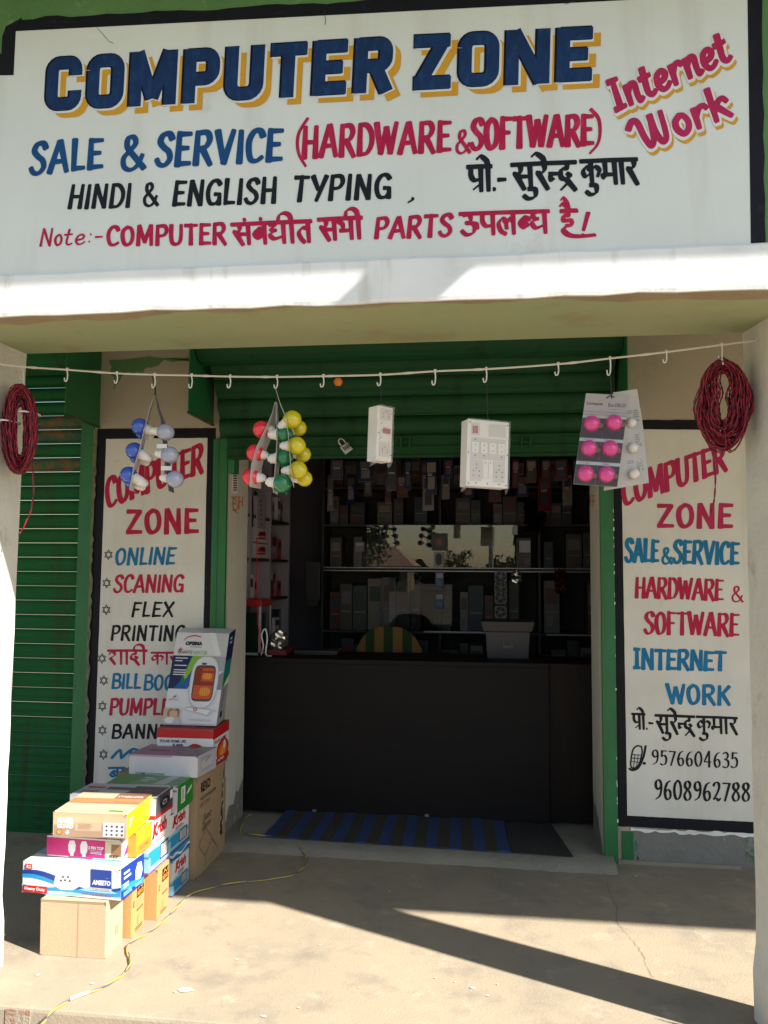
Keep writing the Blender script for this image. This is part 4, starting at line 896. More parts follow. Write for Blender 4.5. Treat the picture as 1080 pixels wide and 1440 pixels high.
f.rect(.0,.02,.30,.17,card('print_flesh_bg',(205,190,165))); f.poly(sup(.14,.12,.07,.05,2),HR); f.poly(sup(.17,.11,.05,.04,2),SK); f.poly(sup(.25,.125,.05,.045,2),BRN); f.poly(sup(.23,.11,.04,.035,2),SK); f.poly(sup(.14,.045,.10,.035,2),W_); f.poly(sup(.27,.04,.07,.035,2),LG)
f.text('ABS body',.06,.25,.24,.27,BK,.0); f.poly([(.13,.275),(.18,.29),(.20,.31),(.16,.30)],BK); f.text('Trendy Spring Heater',.48,.045,.90,.065,GY,.0,.2); f.rect(0,0,1,.012,PK)
f = Quad(pm, A1, A1+D1, A2+D1, A2)
f.rect(0,.68,1,1,NV); f.poly([(0,.68),(1,.68),(1,.55),(0,.45)],TEAL); f.poly([(0,.45),(1,.55),(1,.50),(0,.38)],GN); f.rect(0,.0,1,.40,card('print_side_grey',(150,150,158))); f.lines(.25,.16,.6,.38,9,DG,5); f.rect(.3,.06,.6,.13,BK); f.lines(.3,.85,.7,.95,2,LG,3)
pm.build('print', t)
# ------------------------------------------------------------------ doormats and cable
bluem = mat('mat_blue', (.026,.058,.19), .8, .2, 60, bump=.6, bscale=300); darkm = mat('mat_dark', (.048,.044,.027), .9, .2, 60, bump=.6, bscale=300)
t = thing('doormat', 'blue and dark striped doormat in the shop doorway', 'doormat', (-.6,.2,.04))
bl, br, tl, tr = atZ(370,1177,.044), atZ(718,1199,.044), atZ(403,1140,.044), atZ(708,1154,.044)
N = 21; rn = random.Random(4)
for i in range(N):
    a, b = i/N, (i+1)/N; m = MB(); vs = []; fs = []; K_ = 10
    for k in range(K_+1):
        v = k/K_; w = .0025*math.sin(v*9+i)
        for u in (a, b): p = (bl*(1-u)+br*u)*(1-v)+(tl*(1-u)+tr*u)*v; vs += [p+V(0, .004*math.sin(i*1.7) if k == 0 else 0, .004+w), p+V(0,0,-.002)]
    for k in range(K_): o = k*4; fs += [(o,o+2,o+6,o+4),(o+1,o+5,o+7,o+3),(o,o+4,o+5,o+1),(o+2,o+3,o+7,o+6)]
    fs += [(0,1,3,2)]
    m.add(vs, fs, bluem if i % 2 == 0 else darkm); m.build('stripe', t)
t = MB(); q = [atZ(719,1199,.043), atZ(806,1205,.043), atZ(775,1160,.043), atZ(709,1157,.043)]
t.slab([p+V(0,0,.005) for p in q], V(0,0,-.006), mat('mat_grey', (.025,.025,.023), .95, .3, 50, bump=1, bscale=250, spots=[((.05,.05,.045), 120, .5, .6)])); tag(t.build('doormat'), 'plain dark grey coir mat right of the striped doormat', 'doormat')
ycab = flat('yellow_cable', (200,180,60), .4); bcab = flat('blue_grey_cable', (95,90,110), .5)
cp = [(352,1146),(344,1152),(339,1162),(340,1170),(352,1174),(375,1176),(400,1181),(418,1190),(429,1203),(431,1213),(425,1223),(410,1231),(390,1236),(360,1239),(320,1244),(288,1251),(268,1259),(255,1270),(244,1282),(232,1294),(215,1308),(198,1318),(184,1326),(178,1334),(181,1345),(183,1356),(177,1367),(162,1379),(140,1391),(112,1401),(92,1410),(75,1423),(63,1436),(52,1450),(40,1470)]
pts = [atZ(x, y, .046 if y < 1182 and i < 6 else (.03 if y < 1200 and i < 8 else .005)) for i, (x, y) in enumerate(cp)]
pts[-1].z = -.02; 
def cr3(p, k=6):
    q = [p[0]]+list(p)+[p[-1]]; o = []
    for i in range(1, len(q)-2):
        for j in range(k):
            t = j/k; a, b, c, d = q[i-1], q[i], q[i+1], q[i+2]; o.append(.5*((2*b)+(-a+c)*t+(2*a-5*b+4*c-d)*t*t+(-a+3*b-3*c+d)*t**3))
    o.append(p[-1]); return o
sm = cr3(pts)
t = thing('cable', 'thin twisted yellow cable trailing from the doorway across the pavement', 'cable', (-1.4,-.6,0))
for s_, mt in ((0, ycab), (math.pi, bcab)):
    m = MB(); m.tube([p+V(.0028*math.cos(i*.55+s_), .0028*math.cos(i*.55+s_)*.5, .0026+.0020*math.sin(i*.55+s_)) for i, p in enumerate(sm)], .0027, mt, 5); m.build('strand', t, smooth=True)
tp = [p for p in sm[-34:-26]]; m = MB(); m.tube([p+V(0,0,.004) for p in tp], .0058, flat('cable_tape', (225,215,185), .5), 8); m.build('tape_joint', t)

# ------------------------------------------------------------------ string with hooks
YT = -1.60
stringm = flat('twine', (215,208,202), .8)
sp = [(-12,510),(0,512),(34,516),(95,520),(165,525),(218,527),(270,528),(324,529.5),(390,530),(455,529),(535,527),(612,522),(684,519),(785,512),(858,504),(937,495),(1015,485),(1062,479)]
SY = {}
def spt(x, y):
    Y = -1.60 if x > 60 else -1.60-.10*(1-max(x, 0)/60)
    if x > 1030: Y = -1.60+.0*(x-1030)
    return atY(x, y, Y)
m = MB(); path = cr3([spt(*p) for p in sp], 8)
path = [atY(-14,508,-1.712)]+path[8:]
m.tube(path, [.0035 if i % 11 else .0050 for i in range(len(path))], stringm, 5)
m.tube([atY(1062,479,-1.60)+V(0,.02*k-.02,.0) for k in range(3)], .004, stringm, 5)
tag(m.build('string'), 'off-white string stretched between the two pillars for hanging goods', 'string')
hookm = flat('white_hook', (225,222,225), .5)
hk = []
HL = {95:'beside the left wire coil',165:'over the top left corner of the left sign',270:'just left of the coloured bulb cards',324:'between the two bulb card bunches',455:'next to the orange dried fruit',612:'between the two switchboards',785:'left of the pink bulb pack',937:'between the pink bulb pack and the right coil',218:'holding the blue and white bulb cards',390:'holding the red, green and yellow bulb cards',535:'holding the narrow switchboard',684:'holding the large switchboard',858:'holding the pink bulb pack',1015:'holding the right wire coil',33:'holding the left wire coil'}
def hook(x, y, ln=18):
    t = MB(); c = atY(x, y, YT); s = ln/400
    pts = [c+V(.003,0,.006), c+V(-.003,-.004,.004), c+V(-.001,-.005,-.004), c+V(.001,0,-s*.35), c+V(0,0,-s*.8), c+V(-.004,0,-s), c+V(-.010,0,-s*.98), c+V(-.012,0,-s*.7)]
    t.tube(cr3(pts, 4), .0026, hookm, 6)
    t.lathe([(0,-.004),(.005,-.003),(.006,0),(.005,.003),(0,.004)], c, (1,0,0), stringm, 8)
    tag(t.build('hook', smooth=True), 'small white wire hook on the string, '+HL[x], 'hook', 'hooks along the string')
for x, y, l_ in ((95,520,18),(165,525,15),(218,527,20),(270,528,19),(324,529.5,17),(390,530,17),(455,529,16),(535,527,16),(612,522,20),(684,519,19),(785,512,16),(858,504,24),(937,495,15),(1015,485,22),(33,516,20)): hook(x, y, l_)

# ------------------------------------------------------------------ bulb cards
def gloss(name, rgb, r=.07, **k): return flat(name, rgb, r, spec=.9, **k)
gB = gloss('globe_blue', (45,85,185)); gW = gloss('globe_frost', (158,162,182)); gR = gloss('globe_red', (235,35,60)); gG = gloss('globe_green', (10,115,65)); gY = gloss('globe_yellow', (205,190,15)); gP = gloss('globe_pink', (225,18,140))
cap = flat('bulb_cap', (228,222,215), .4); cardm = mat('bulb_card', (.50,.48,.45), .7, .1, 20, spots=[((.30,.29,.28), 60, .6, .75)]); cardb = flat('bulb_card_grey', (95,98,105), .5); thread = flat('dark_thread', (40,48,45), .8)
clear = mat('clear_plastic', (.9,.9,.9), .12, 0, spec=.6, alpha=.05)
def bulb(parent, gx, gy, r, bx, by, mt, Y=YT, dy=0, rb=8):
    g_ = atY(gx, gy, Y+dy); b_ = atY(bx, by, Y+dy*.6); R_ = r/392
    ax = (g_-b_).normalized(); m = MB()
    prof = [(.45*R_, -R_*.95), (.72*R_, -R_*.72)]+[(R_*math.sin(a), -R_*math.cos(a)) for a in [.9+i*.28 for i in range(8)]]+[(0.001, R_)]
    m.lathe(prof, g_, ax, mt, 20); o = m.build('bulb', parent, smooth=True)
    m = MB(); rb_ = rb/392; L0 = (g_-b_).length
    m.lathe([(0,-rb_*.9),(rb_*.55,-rb_*.9),(rb_*.62,-rb_*.5),(rb_*.85,-rb_*.5),(rb_*.9,rb_*.2),(rb_*1.05,rb_*.5),(rb_*1.15,L0-R_*.8),(rb_*.9,L0-R_*.6)], b_, ax, cap, 14)
    for s_ in (1, -1): m.lathe([(0,0),(.0022,0),(.0022,rb_*.5),(0,rb_*.5)], b_-ax*rb_*.55, ax.orthogonal()*s_, GY, 6)
    m2 = m
    me = m2.build('bulb_base', o, smooth=False)
    return o
def ribbon(parent, pts, w, mt, Y=YT, tw=0, name='card'):
    # folded display card: strip of depth w, seen nearly edge on
    m = MB(); c = [atY(*p, Y) for p in pts]; vs = []; fs = []
    for i, p in enumerate(c):
        k = i/(len(c)-1); ww = w*(.25+.75*min(1, k*2.2)); a = tw[0]*(1-k)+tw[1]*k
        d = V(math.sin(a), math.cos(a), 0)*ww/2; nn = V(math.cos(a), -math.sin(a), 0)*.0008
        vs += [p-d-nn, p+d-nn, p+d+nn, p-d+nn]
        if i:
            o = (i-1)*4; fs += [(o+j, o+(j+1) % 4, o+4+(j+1) % 4, o+4+j) for j in range(4)]
    fs += [(0,1,2,3), tuple(len(vs)-4+j for j in (3,2,1,0))]
    m.add(vs, fs, mt); return m.build(name, parent)
def cord(parent, pts, r=.0015, mt=None, Y=YT, name='thread'):
    m = MB(); m.tube([atY(*p, Y) for p in pts], r, mt or thread, 5); return m.build(name, parent)
t = thing('bulb_card', 'folded card of blue bulbs hanging before the left sign', 'light bulbs', atY(205,620,YT))
ribbon(t, [(217,556),(212,575),(206,600),(198,635),(190,660),(185,690)], .075, cardm, tw=(-.30,-.22))
cord(t, [(219,542),(217,556)]); cord(t, [(214,528),(218,548),(219,558)], .0022)
for (gx, gy, bx, by) in ((197,600,214,607),(189,634,208,644),(181,668,202,679)):
    bulb(t, gx+3, gy+9, 10, bx-3, by+6, gB, dy=.045, rb=6); bulb(t, gx, gy, 13, bx, by, gB, rb=7)
t = thing('bulb_card', 'folded card of frosted white bulbs hanging beside the blue ones', 'light bulbs', atY(235,620,YT-.01))
ribbon(t, [(219,556),(223,575),(229,592),(231,615),(236,650),(241,692)], .07, cardb, Y=YT-.012, tw=(-.15,-.1))
cord(t, [(219,545),(219,556)])
for (gx, gy) in ((233,608),(239,640),(246,674)): bulb(t, gx, gy, 13, gx-16, gy-2, gW, Y=YT-.03, rb=6)
m = MB()
for (x, y) in ((227,626),(233,657)): a = atY(x, y, YT-.05); m.box((a.x-.018, a.y-.001, a.z-.012), (a.x+.022, a.y+.001, a.z+.004), W_)
m.build('label', t)
t = thing('bulb_card', 'card of red bulbs, leftmost of the three coloured bulb cards', 'light bulbs', atY(370,620,YT-.02))
ribbon(t, [(388,566),(386,582),(381,600),(368,630),(361,655),(359,686)], .085, cardm, Y=YT-.02, tw=(.05,.22))
cord(t, [(391,549),(388,566)])
for (gx, gy, bx, by) in ((368,604,381,604),(359,637,372,640),(353,671,368,672)): bulb(t, gx, gy, 13, bx, by, gR, Y=YT-.02, rb=7)
t = thing('bulb_card', 'card of green bulbs in the middle of the coloured bulb cards', 'light bulbs', atY(392,620,YT-.04))
ribbon(t, [(389,566),(390,585),(392,610),(391,640),(389,665),(387,694)], .08, cardm, Y=YT-.035, tw=(-.10,-.08))
cord(t, [(391,549),(389,566)])
for (gx, gy, bx, by) in ((400,611,384,611),(400,644,384,645),(397,680,381,678)): bulb(t, gx, gy, 14 if gy > 670 else 13, bx, by, gG, Y=YT-.04+(-.02 if gy > 670 else .0), rb=8)
t = thing('bulb_card', 'card of yellow bulbs, rightmost of the three coloured bulb cards', 'light bulbs', atY(410,620,YT-.06))
ribbon(t, [(388,548),(394,568),(403,590),(407,625),(409,655),(413,684)], .08, cardm, Y=YT-.06, tw=(-.22,-.2))
cord(t, [(390,534),(388,548)], .002)
for (gx, gy, bx, by) in ((411,590,397,598),(417,627,400,627),(419,661,402,662)):
    bulb(t, gx+9, gy+12, 12, bx+8, by+9, gY, Y=YT, dy=.03, rb=7); bulb(t, gx, gy, 13.5, bx, by, gY, Y=YT-.06, rb=7)
m = MB()
for i in range(7): a = atY(383+i*4, 683, YT-.03); m.tube([a, a+V(.004*math.sin(i*2), .004, -.015-.01*(i % 3))], .0007, LG, 4)
m.build('loose_thread', t)
# orange dried fruit charm
t = MB(); c = atY(475.5,537,YT+.02); t.lathe([(0,-.017),(.010,-.014),(.0165,-.004),(.0165,.004),(.010,.014),(0,.017)], c, (0,0,1), flat('dried_orange', (205,110,35), .6), 14); t.tube([c+V(0,0,.016), c+V(.002,0,.03)], .001, thread, 4); t.tube([c+V(0,0,-.016), c+V(-.002,0,-.026)], .003, BK, 5); tag(t.build('fruit_charm', smooth=True), 'small orange dried fruit tied to the string above the doorway', 'charm')
# padlock
steel = mat('steel', (.62,.62,.62), .28, .08, 40, metal=1, bump=.1); 
t = thing('padlock', 'small silver padlock hanging from the raised shutter rail', 'padlock', atY(485,628,-.09))
c = atY(487,630,-.09); m = MB(); a = math.radians(38); ux = V(math.cos(a), 0, math.sin(a)*.9); uz = V(-math.sin(a), 0, math.cos(a)); b0 = c-ux*.028-uz*.026
m.slab([b0, b0+ux*.056, b0+ux*.056+uz*.052, b0+uz*.052], V(0,.02,0), steel); m.build('lock_body', t, bevel=.003)
for k in range(4): m = MB(); q = b0+ux*(.012+.011*k)+uz*.018; m.slab([q, q+ux*.007, q+ux*.007+uz*.022, q+uz*.022], V(0,-.003,0), BK); m.build('number_wheel', t)
m = MB(); s0 = b0+uz*.052+V(0,.01,0); m.tube([s0+ux*.012, s0+ux*.012+uz*.025, s0+ux*.018+uz*.038, s0+ux*.028+uz*.042, s0+ux*.038+uz*.038, s0+ux*.044+uz*.025, s0+ux*.044], .0042, steel, 8); m.build('shackle', t, smooth=True)

# ------------------------------------------------------------------ switchboards
pvc = flat('white_pvc', (232,228,222), .35); pvcg = flat('pvc_shade', (205,200,195), .4); hole = flat('socket_hole', (40,38,45), .6); redsw = flat('red_rocker', (170,20,40), .3); film = mat('cling_film', (.85,.82,.80), .2, .02, 30, bump=.8, bscale=60, spec=.8, alpha=.22)
def board(label, cpx, W, H_, Dp, th, lean, fn):
    c = atY(*cpx, YT); t = thing('switchboard', label, 'switchboard', c)
    ca, sa = math.cos(th), math.sin(th)
    U_ = V(ca, sa, 0); N_ = V(sa, -ca, 0); Z_ = V(math.sin(lean)*ca, math.sin(lean)*sa, math.cos(lean)); U_ = (U_-Z_*U_.dot(Z_)).normalized()
    o = c-U_*W/2-Z_*H_/2
    m = MB(); m.add([o, o+U_*W, o+U_*W-N_*Dp, o-N_*Dp, o+Z_*H_, o+U_*W+Z_*H_, o+U_*W-N_*Dp+Z_*H_, o-N_*Dp+Z_*H_], [(3,2,1,0),(4,5,6,7),(0,1,5,4),(1,2,6,5),(2,3,7,6),(3,0,4,7)], pvc); m.build('box', t, bevel=.004)
    def rise(name, a0, b0, a1, b1, h, mt, bev=.0008):
        mm = MB(); p = o+N_*.0002; q = [p+U_*(W*a0)+Z_*(H_*b0), p+U_*(W*a1)+Z_*(H_*b0), p+U_*(W*a1)+Z_*(H_*b1), p+U_*(W*a0)+Z_*(H_*b1)]
        mm.slab([x+N_*h for x in q], -N_*h, mt); return mm.build(name, t, bevel=bev)
    def dots(name, ps, r, mt):
        mm = MB()
        for a, b in ps: mm.lathe([(0,.0035),(r,.0035),(r,.0)], o+U_*(W*a)+Z_*(H_*b)+N_*.0002, N_, mt, 8)
        oo = mm.build(name, t); return tag(oo, kind='stuff')
    fn(rise, dots, o, U_, Z_, N_, W, H_)
    # crumpled wrap
    mm = MB(); r = random.Random(int(W*1000)); n_ = 8; vs = []; fs = []
    for i in range(n_+1):
        for j in range(n_+1):
            vs.append(o+U_*(W*(i/n_*1.03-.015))+Z_*(H_*(j/n_*1.02-.01))+N_*(.0065+r.uniform(-.0014, .0022)))
    for i in range(n_):
        for j in range(n_): k = i*(n_+1)+j; fs.append((k, k+n_+1, k+n_+2, k+1))
    mm.add(vs, fs, film)
    for (a, b, c_) in ((o, -U_, -Z_), (o+U_*W, U_*.2, -Z_)): mm.add([a+Z_*.02, a+N_*.004, a+b*.012+c_*.022-N_*.02, a-N_*.03+Z_*.004, a+c_*.012+U_*.0], [(0,1,2,3),(1,4,2)], film)
    mm.build('plastic_wrap', t, smooth=False)
    return t
def fn_big(rise, dots, o, U_, Z_, N_, W, H_):
    for a in (.06, .29, .52, .75):
        pass
    for (a0, a1) in ((.09,.29),(.30,.50),(.51,.71),(.72,.92)): 
        rise('module_plate', a0, .41, a1, .73, .0012, pvcg, .0004)
        rise('switch_rocker', a0+.02, .50, a1-.02, .66, .003, pvc)
    rise('socket_plate', .09, .08, .37, .40, .0016, pvcg, .0005); rise('socket_plate', .64, .08, .92, .40, .0016, pvcg, .0005)
    rise('switch_rocker', .39, .12, .49, .38, .003, pvc); rise('switch_rocker', .52, .12, .62, .38, .003, pvc)
    rise('module_plate', .09, .76, .29, .95, .0012, pvcg, .0004); rise('indicator', .12, .79, .24, .90, .004, redsw); rise('module_plate', .51, .76, .92, .95, .0012, pvcg, .0004)
    dots('screw_and_socket_holes', [(.23,.33),(.16,.23),(.30,.23),(.16,.16),(.30,.16),(.23,.27),(.78,.33),(.71,.23),(.85,.23),(.71,.16),(.85,.16),(.78,.27),(.05,.95),(.95,.95),(.05,.04),(.95,.04),(.19,.62),(.19,.54),(.19,.46),(.40,.62),(.40,.54),(.40,.46),(.61,.62),(.61,.54),(.82,.62),(.82,.54),(.82,.46),(.19,.70),(.44,.36),(.57,.36),(.23,.05),(.5,.05),(.78,.05),(.03,.5),(.97,.5)], .0022, hole)
board('large wrapped white switchboard with a red indicator hanging right of centre', (686,638), .165, .245, .062, math.radians(24), .03, fn_big)
def fn_strip(rise, dots, o, U_, Z_, N_, W, H_):
    for b0, b1, n_ in ((.76,.96,'socket_plate'),(.62,.74,'switch_rocker'),(.36,.48,'switch_rocker'),(.08,.33,'socket_plate')): rise(n_, .16, b0, .88, b1, .0022, pvcg if 'plate' in n_ else pvc)
    rise('indicator', .36, .51, .84, .60, .004, redsw); bl = []
    for b in (.86,.21):
        bl += [(.52,b+.05),(.36,b),(.68,b),(.36,b-.05),(.68,b-.05)]
    dots('screw_and_socket_holes', bl+[(.25,.68),(.25,.42),(.25,.55),(.92,.88),(.92,.12),(.08,.5)], .0020, flat('socket_hole_blue', (60,70,120), .5))
board('narrow wrapped white switchboard with a small red indicator hanging left of centre', (541,610), .072, .206, .058, math.radians(46), .035, fn_strip)
cord(None, [(535,543),(536,566)]); cord(None, [(684,537),(686,590)], .0018)
for o in [x for x in col.objects if x.name.startswith('thread') and x.parent is None]:
    nb = 'large' if o.data.vertices[0].co.x > -.2 else 'narrow'; tag(o, 'dark thread from the hook down to the %s switchboard' % nb, 'thread')

# ------------------------------------------------------------------ pink bulb blister pack
t = thing('blister_pack', 'grey blister card of six pink bulbs hanging over the right door frame', 'bulb pack', atY(850,620,YT))
m = MB(); pk = [atY(806,681,YT), atY(868,685,YT), atY(885,556,YT), atY(824,553,YT)]
m.slab(pk, V(0,.0012,0), card('pack_grey',(120,112,118))); m.build('backing_card', t)
pm = MB(); f = Quad(pm, *pk, eps=.0005)
f.rect(0,.77,1,1,card('pack_light',(185,178,180))); f.text('Crompton',.05,.865,.42,.91,BK,.02); f.text('Eco DECO',.55,.865,.95,.905,DG,.02); f.lines(.6,.83,.9,.845,1,GY); f.rect(0,.80,1,.806,GY)
for k in range(3):
    y0 = .01+.255*k; f.rect(.015,y0,.49,y0+.205,card('pack_plum',(70,58,68))); f.rect(.51,y0,.985,y0+.205,card('pack_plum',(70,58,68))); f.rect(0,y0+.212,1,y0+.245,LG); f.text('0.5W LED',.05,y0+.222,.3,y0+.236,DG,0); f.text('PINK',.6,y0+.222,.75,y0+.236,DG,0)
pm.build('print', t)
for (x, y) in ((832.4,595.5),(863.5,594),(828.4,630),(858,630.5),(823.5,666),(852.8,667)):
    c = atY(x, y, YT-.004); m = MB(); m.lathe([(.029*math.cos(a), .029*math.sin(a)*.95) for a in [i*.196 for i in range(8)]]+[(0.0005,.0278)], c, (0,-1,0), gP, 20); o = m.build('bulb', t, smooth=True)
    m = MB(); m.lathe([(.036,.0),(.034,.012),(.0315,.024),(.020,.033),(.0,.036)], c, (0,-1,0), clear, 18); m.build('blister', o, smooth=True)
    m = MB(); m.lathe([(.010,0),(.010,.010),(.0,.012)], c+V(.030,0,-.010), (0,-1,0), flat('bulb_neck_brown',(120,70,60),.3), 8); m.build('bulb_neck', o)  # reddish-brown stub at the lower right of each globe
cord(t, [(858,524),(859,540),(860,561)], .002)
m = MB(); m.tube([atY(853,560,YT-.004), atY(858,556,YT-.006), atY(864,559,YT-.004)], .0018, BK, 5); m.build('hang_hole', t)
t = thing('blister_pack', 'white back of a second bulb card behind the pink bulb pack', 'bulb pack', atY(890,620,YT+.03))
m = MB(); wq = [atY(849,690,YT+.02), atY(912.5,679,YT+.07), atY(896,547,YT+.045), atY(862,552,YT+.01)]
m.slab([wq[0], wq[1], atY(909,640,YT+.07), atY(903,590,YT+.055), wq[2], wq[3]], V(0,.0012,0), card('pack_white',(205,200,198))); m.build('backing_card', t)
pm = MB(); f = Quad(pm, *wq, eps=.0012)
for k in range(3):
    y0 = .08+.26*k
    f.lines(.52,y0+.15,.72,y0+.19,2,GY,k); f.lines(.76,y0+.10,.95,y0+.19,4,GY,k+3); f.lines(.52,y0-.02,.95,y0+.02,2,LG,k); f.disc(.90,y0+.075,.028,BK,.5); f.disc(.90,y0+.075,.017,W_,.5); f.text('23',.76,y0+.05,.82,y0+.10,DG,0)
pm.build('print', t)
for (x, y) in ((887,594.5),(889.5,629.5),(891.5,666)):
    m = MB(); m.lathe([(.018,0),(.0175,.008),(.014,.018),(.008,.024),(0,.026)], atY(x, y, YT+.035), (.25,-1,0), cap, 14); m.build('bulb_cap', t, smooth=True)

# ------------------------------------------------------------------ wire coils
wr = flat('wire_red', (165,18,48), .4); wk = flat('wire_black', (70,12,28), .45)
def coil(label, c, ax_o, az_o, ax_i, az_i, dz_i, n, seed, tail, Y=YT, ties=(), loose=.3):
    r = random.Random(seed); t = thing('wire_coil', label, 'wire coil', atY(c[0], c[1], Y))
    path = []
    for k in range(n):
        s = r.random()**.8; ph = r.uniform(0, 6.28); w1 = r.uniform(-.02, .02)*1.2; yb = r.uniform(-.035, .035); M_ = 34
        ax = ax_i+(ax_o-ax_i)*s+r.uniform(-3, 3)*loose; az = az_i+(az_o-az_i)*s+r.uniform(-3, 3)*loose; cz = dz_i*(1-s); sx_ = r.uniform(-1.5, 1.5)
        for j in range(M_):
            a = -math.pi/2+6.2832*j/M_+.15; x = c[0]+sx_+ax*math.cos(a)+(1.2+2*loose)*math.sin(3*a+ph)+1.5*loose*math.sin(7*a+ph); yy = c[1]-cz-az*math.sin(a)+3*loose*math.sin(2*a+ph)
            path.append(atY(x, yy, Y+yb+w1*math.cos(a+ph)+.012*math.sin(2*a+ph)))
    sm_ = []
    for i in range(len(path)-1):
        for q in (0, .25, .5, .75): sm_.append(path[i]*(1-q)+path[i+1]*q)
    for s_, mt in ((0, wr), (math.pi, wk)):
        m = MB(); pp_ = []
        for i, p in enumerate(sm_):
            a = i*.7+s_; pp_.append(p+V(math.cos(a)*.0014, math.sin(a)*.0020, math.cos(a)*.0012))
        m.tube(pp_, .0017, mt, 4, caps=False); tag(m.build('strand', t, smooth=True), kind=None)
    for s_, mt in ((0, wr), (math.pi, wk)):
        m = MB(); tl_ = cr3([atY(*p, Y-.02) for p in tail], 10); m.tube([p+V(math.cos(i*.5+s_)*.0018, math.sin(i*.5+s_)*.0018, 0) for i, p in enumerate(tl_)], .0018, mt, 5); m.build('loose_end', t, smooth=True)
    for (x0, y0, x1, y1) in ties:
        m = MB(); p0, p1 = atY(x0, y0, Y), atY(x1, y1, Y); mid = (p0+p1)/2; e = (p1-p0)/2
        m.tube([mid+e*math.cos(a)+V(0, math.sin(a)*.055, 0) for a in [i*.39 for i in range(17)]], .0030, hookm, 5); m.tube([p1, p1+V(.012,-.01,-.008)], .0018, hookm, 4); m.build('cable_tie', t)
    return t
coil('tightly tied red and black wire coil hanging before the left pillar', (28,603), 24, 64, 7, 34, -2, 70, 11, [(46,650),(47,680),(46,705),(40,727),(31,745),(28,750)], Y=-1.66, ties=((5,594,24,594),(32,582,52,582)))
coil('loose red and black wire coil hanging before the right sign', (1018,570), 37, 63, 8, 33, 14, 70, 23, [(1000,632),(1005,650),(1006,680),(1004,705),(1000,722)], Y=YT, loose=1.0)
for (x0, y0, x1, y1) in ((33,530,33,545),(1015,503,1017,512)): 
    m = MB(); m.tube([atY(x0, y0, -1.63), atY(x1, y1, -1.65)], .003, hookm, 5); tag(m.build('tie_loop'), 'white loop of string at the top of the %s wire coil' % ('left' if x0 < 100 else 'right'), 'string')
# ------------------------------------------------------------------ shop interior
lam = mat('dark_laminate', (.0075,.006,.0068), .6, .15, 3, spec=.18, c2=(.006,.005,.006), streak=((.011,.008,.008), (2, 2, 30), .5, .8)); lam2 = mat('brown_laminate', (.011,.007,.006), .6, .15, 3, spec=.18, streak=((.018,.010,.008), (30, 30, 2), .5, .8))
alu = mat('aluminium', (.32,.30,.32), .4, .05, 20, metal=.6); shelfm = mat('shelf_board', (.035,.03,.03), .6, .1); backm = mat('cabinet_back', (.018,.016,.02), .7, .1)
t = thing('counter', 'long dark laminate shop counter filling the doorway', 'counter', (-.45,.75,.04))
m = MB(); m.box((-1.60,.50,.045), (.358,.525,.955), lam); m.build('front_panel', t)
m = MB(); m.box((.362,.53,.045), (.85,.55,.965), lam2); m.build('end_panel', t)
m = MB(); m.box((-1.60,.485,.957), (.358,.98,.985), lam); m.build('counter_top', t, bevel=.003)
m = MB(); m.box((.362,.51,.966), (.85,.98,.982), lam2); m.build('flap', t, bevel=.002)
m = MB(); m.box((-1.58,.515,.042), (.355,.535,.060), lam2); m.build('kick_strip', t)
for x in (440, 600): 
    p = atZ(x, 1144+(x-440)*.03, .05); m = MB(); m.box((p.x-.012,.488,.05), (p.x+.012,.5,.062), alu); m.build('foot_clip', t)
# back cabinet
t = CB = thing('display_cabinet', 'tall glass-fronted shelving across the back of the shop', 'cabinet', (-.2,2.35,.04))
X0, X1 = -1.40, 1.02
m = MB(); m.box((X0,2.56,.04), (X1,2.58,2.60), backm); m.build('back_board', t)
lv = [.62, 1.035, 1.55, 1.925, 2.24, 2.58]
for z in lv:
    m = MB(); m.box((X0,2.215,z-.018), (X1,2.56,z), shelfm); m.build('shelf', t)
div = [X0, atY(617,800,2.2).x, atY(757,800,2.2).x, X1-.02]
for x in div:
    m = MB(); m.box((x,2.21,.04), (x+.018,2.56,2.60), shelfm); m.build('upright', t)
m = MB()
for z in (1.530, 1.556): m.box((X0+.02,2.185,z), (X1,2.21,z+.008), alu)
m.build('sliding_track', t)
m = MB(); m.box((div[1]-.12,2.185,1.030), (div[2]-.10,2.21,1.042), alu); m.build('sliding_track', t)
m = MB(); m.box((div[2]+.06,2.185,1.020), (X1-.05,2.21,1.032), alu); m.build('sliding_track', t)
# glass: thin panes, fresnel-weighted reflection over clear
gm = bpy.data.materials.new('pane_glass'); gm.use_nodes = True; n = gm.node_tree.nodes; l = gm.node_tree.links; n.clear()
o_ = n.new('ShaderNodeOutputMaterial'); mx = n.new('ShaderNodeMixShader'); tr = n.new('ShaderNodeBsdfTransparent'); gl_ = n.new('ShaderNodeBsdfGlossy'); fr = n.new('ShaderNodeFresnel')
fr.inputs[0].default_value = 1.78; gl_.inputs['Roughness'].default_value = .004; tr.inputs[0].default_value = (.82,.84,.84,1)
l.new(fr.outputs[0], mx.inputs[0]); l.new(tr.outputs[0], mx.inputs[1]); l.new(gl_.outputs[0], mx.inputs[2]); l.new(mx.outputs[0], o_.inputs[0])
def pane(x0, x1, z0, z1, y=2.196): m = MB(); m.box((x0,y,z0), (x1,y+.005,z1), gm); m.build('glass_pane', CB)
xa = lambda px: atY(px, 780, 2.2).x
pane(xa(516), xa(724), 1.566, 1.915)
gm2 = gm.copy(); gm2.name = 'dimmed_pane_glass'  # lower pane copy, reflection weakened to darken the mirrored ground
for n_ in gm2.node_tree.nodes:
    if n_.type == 'FRESNEL': n_.inputs[0].default_value = 1.32
m = MB(); m.box((xa(548),2.190,1.045), (xa(636),2.195,1.528), gm2); m.build('glass_pane', CB)
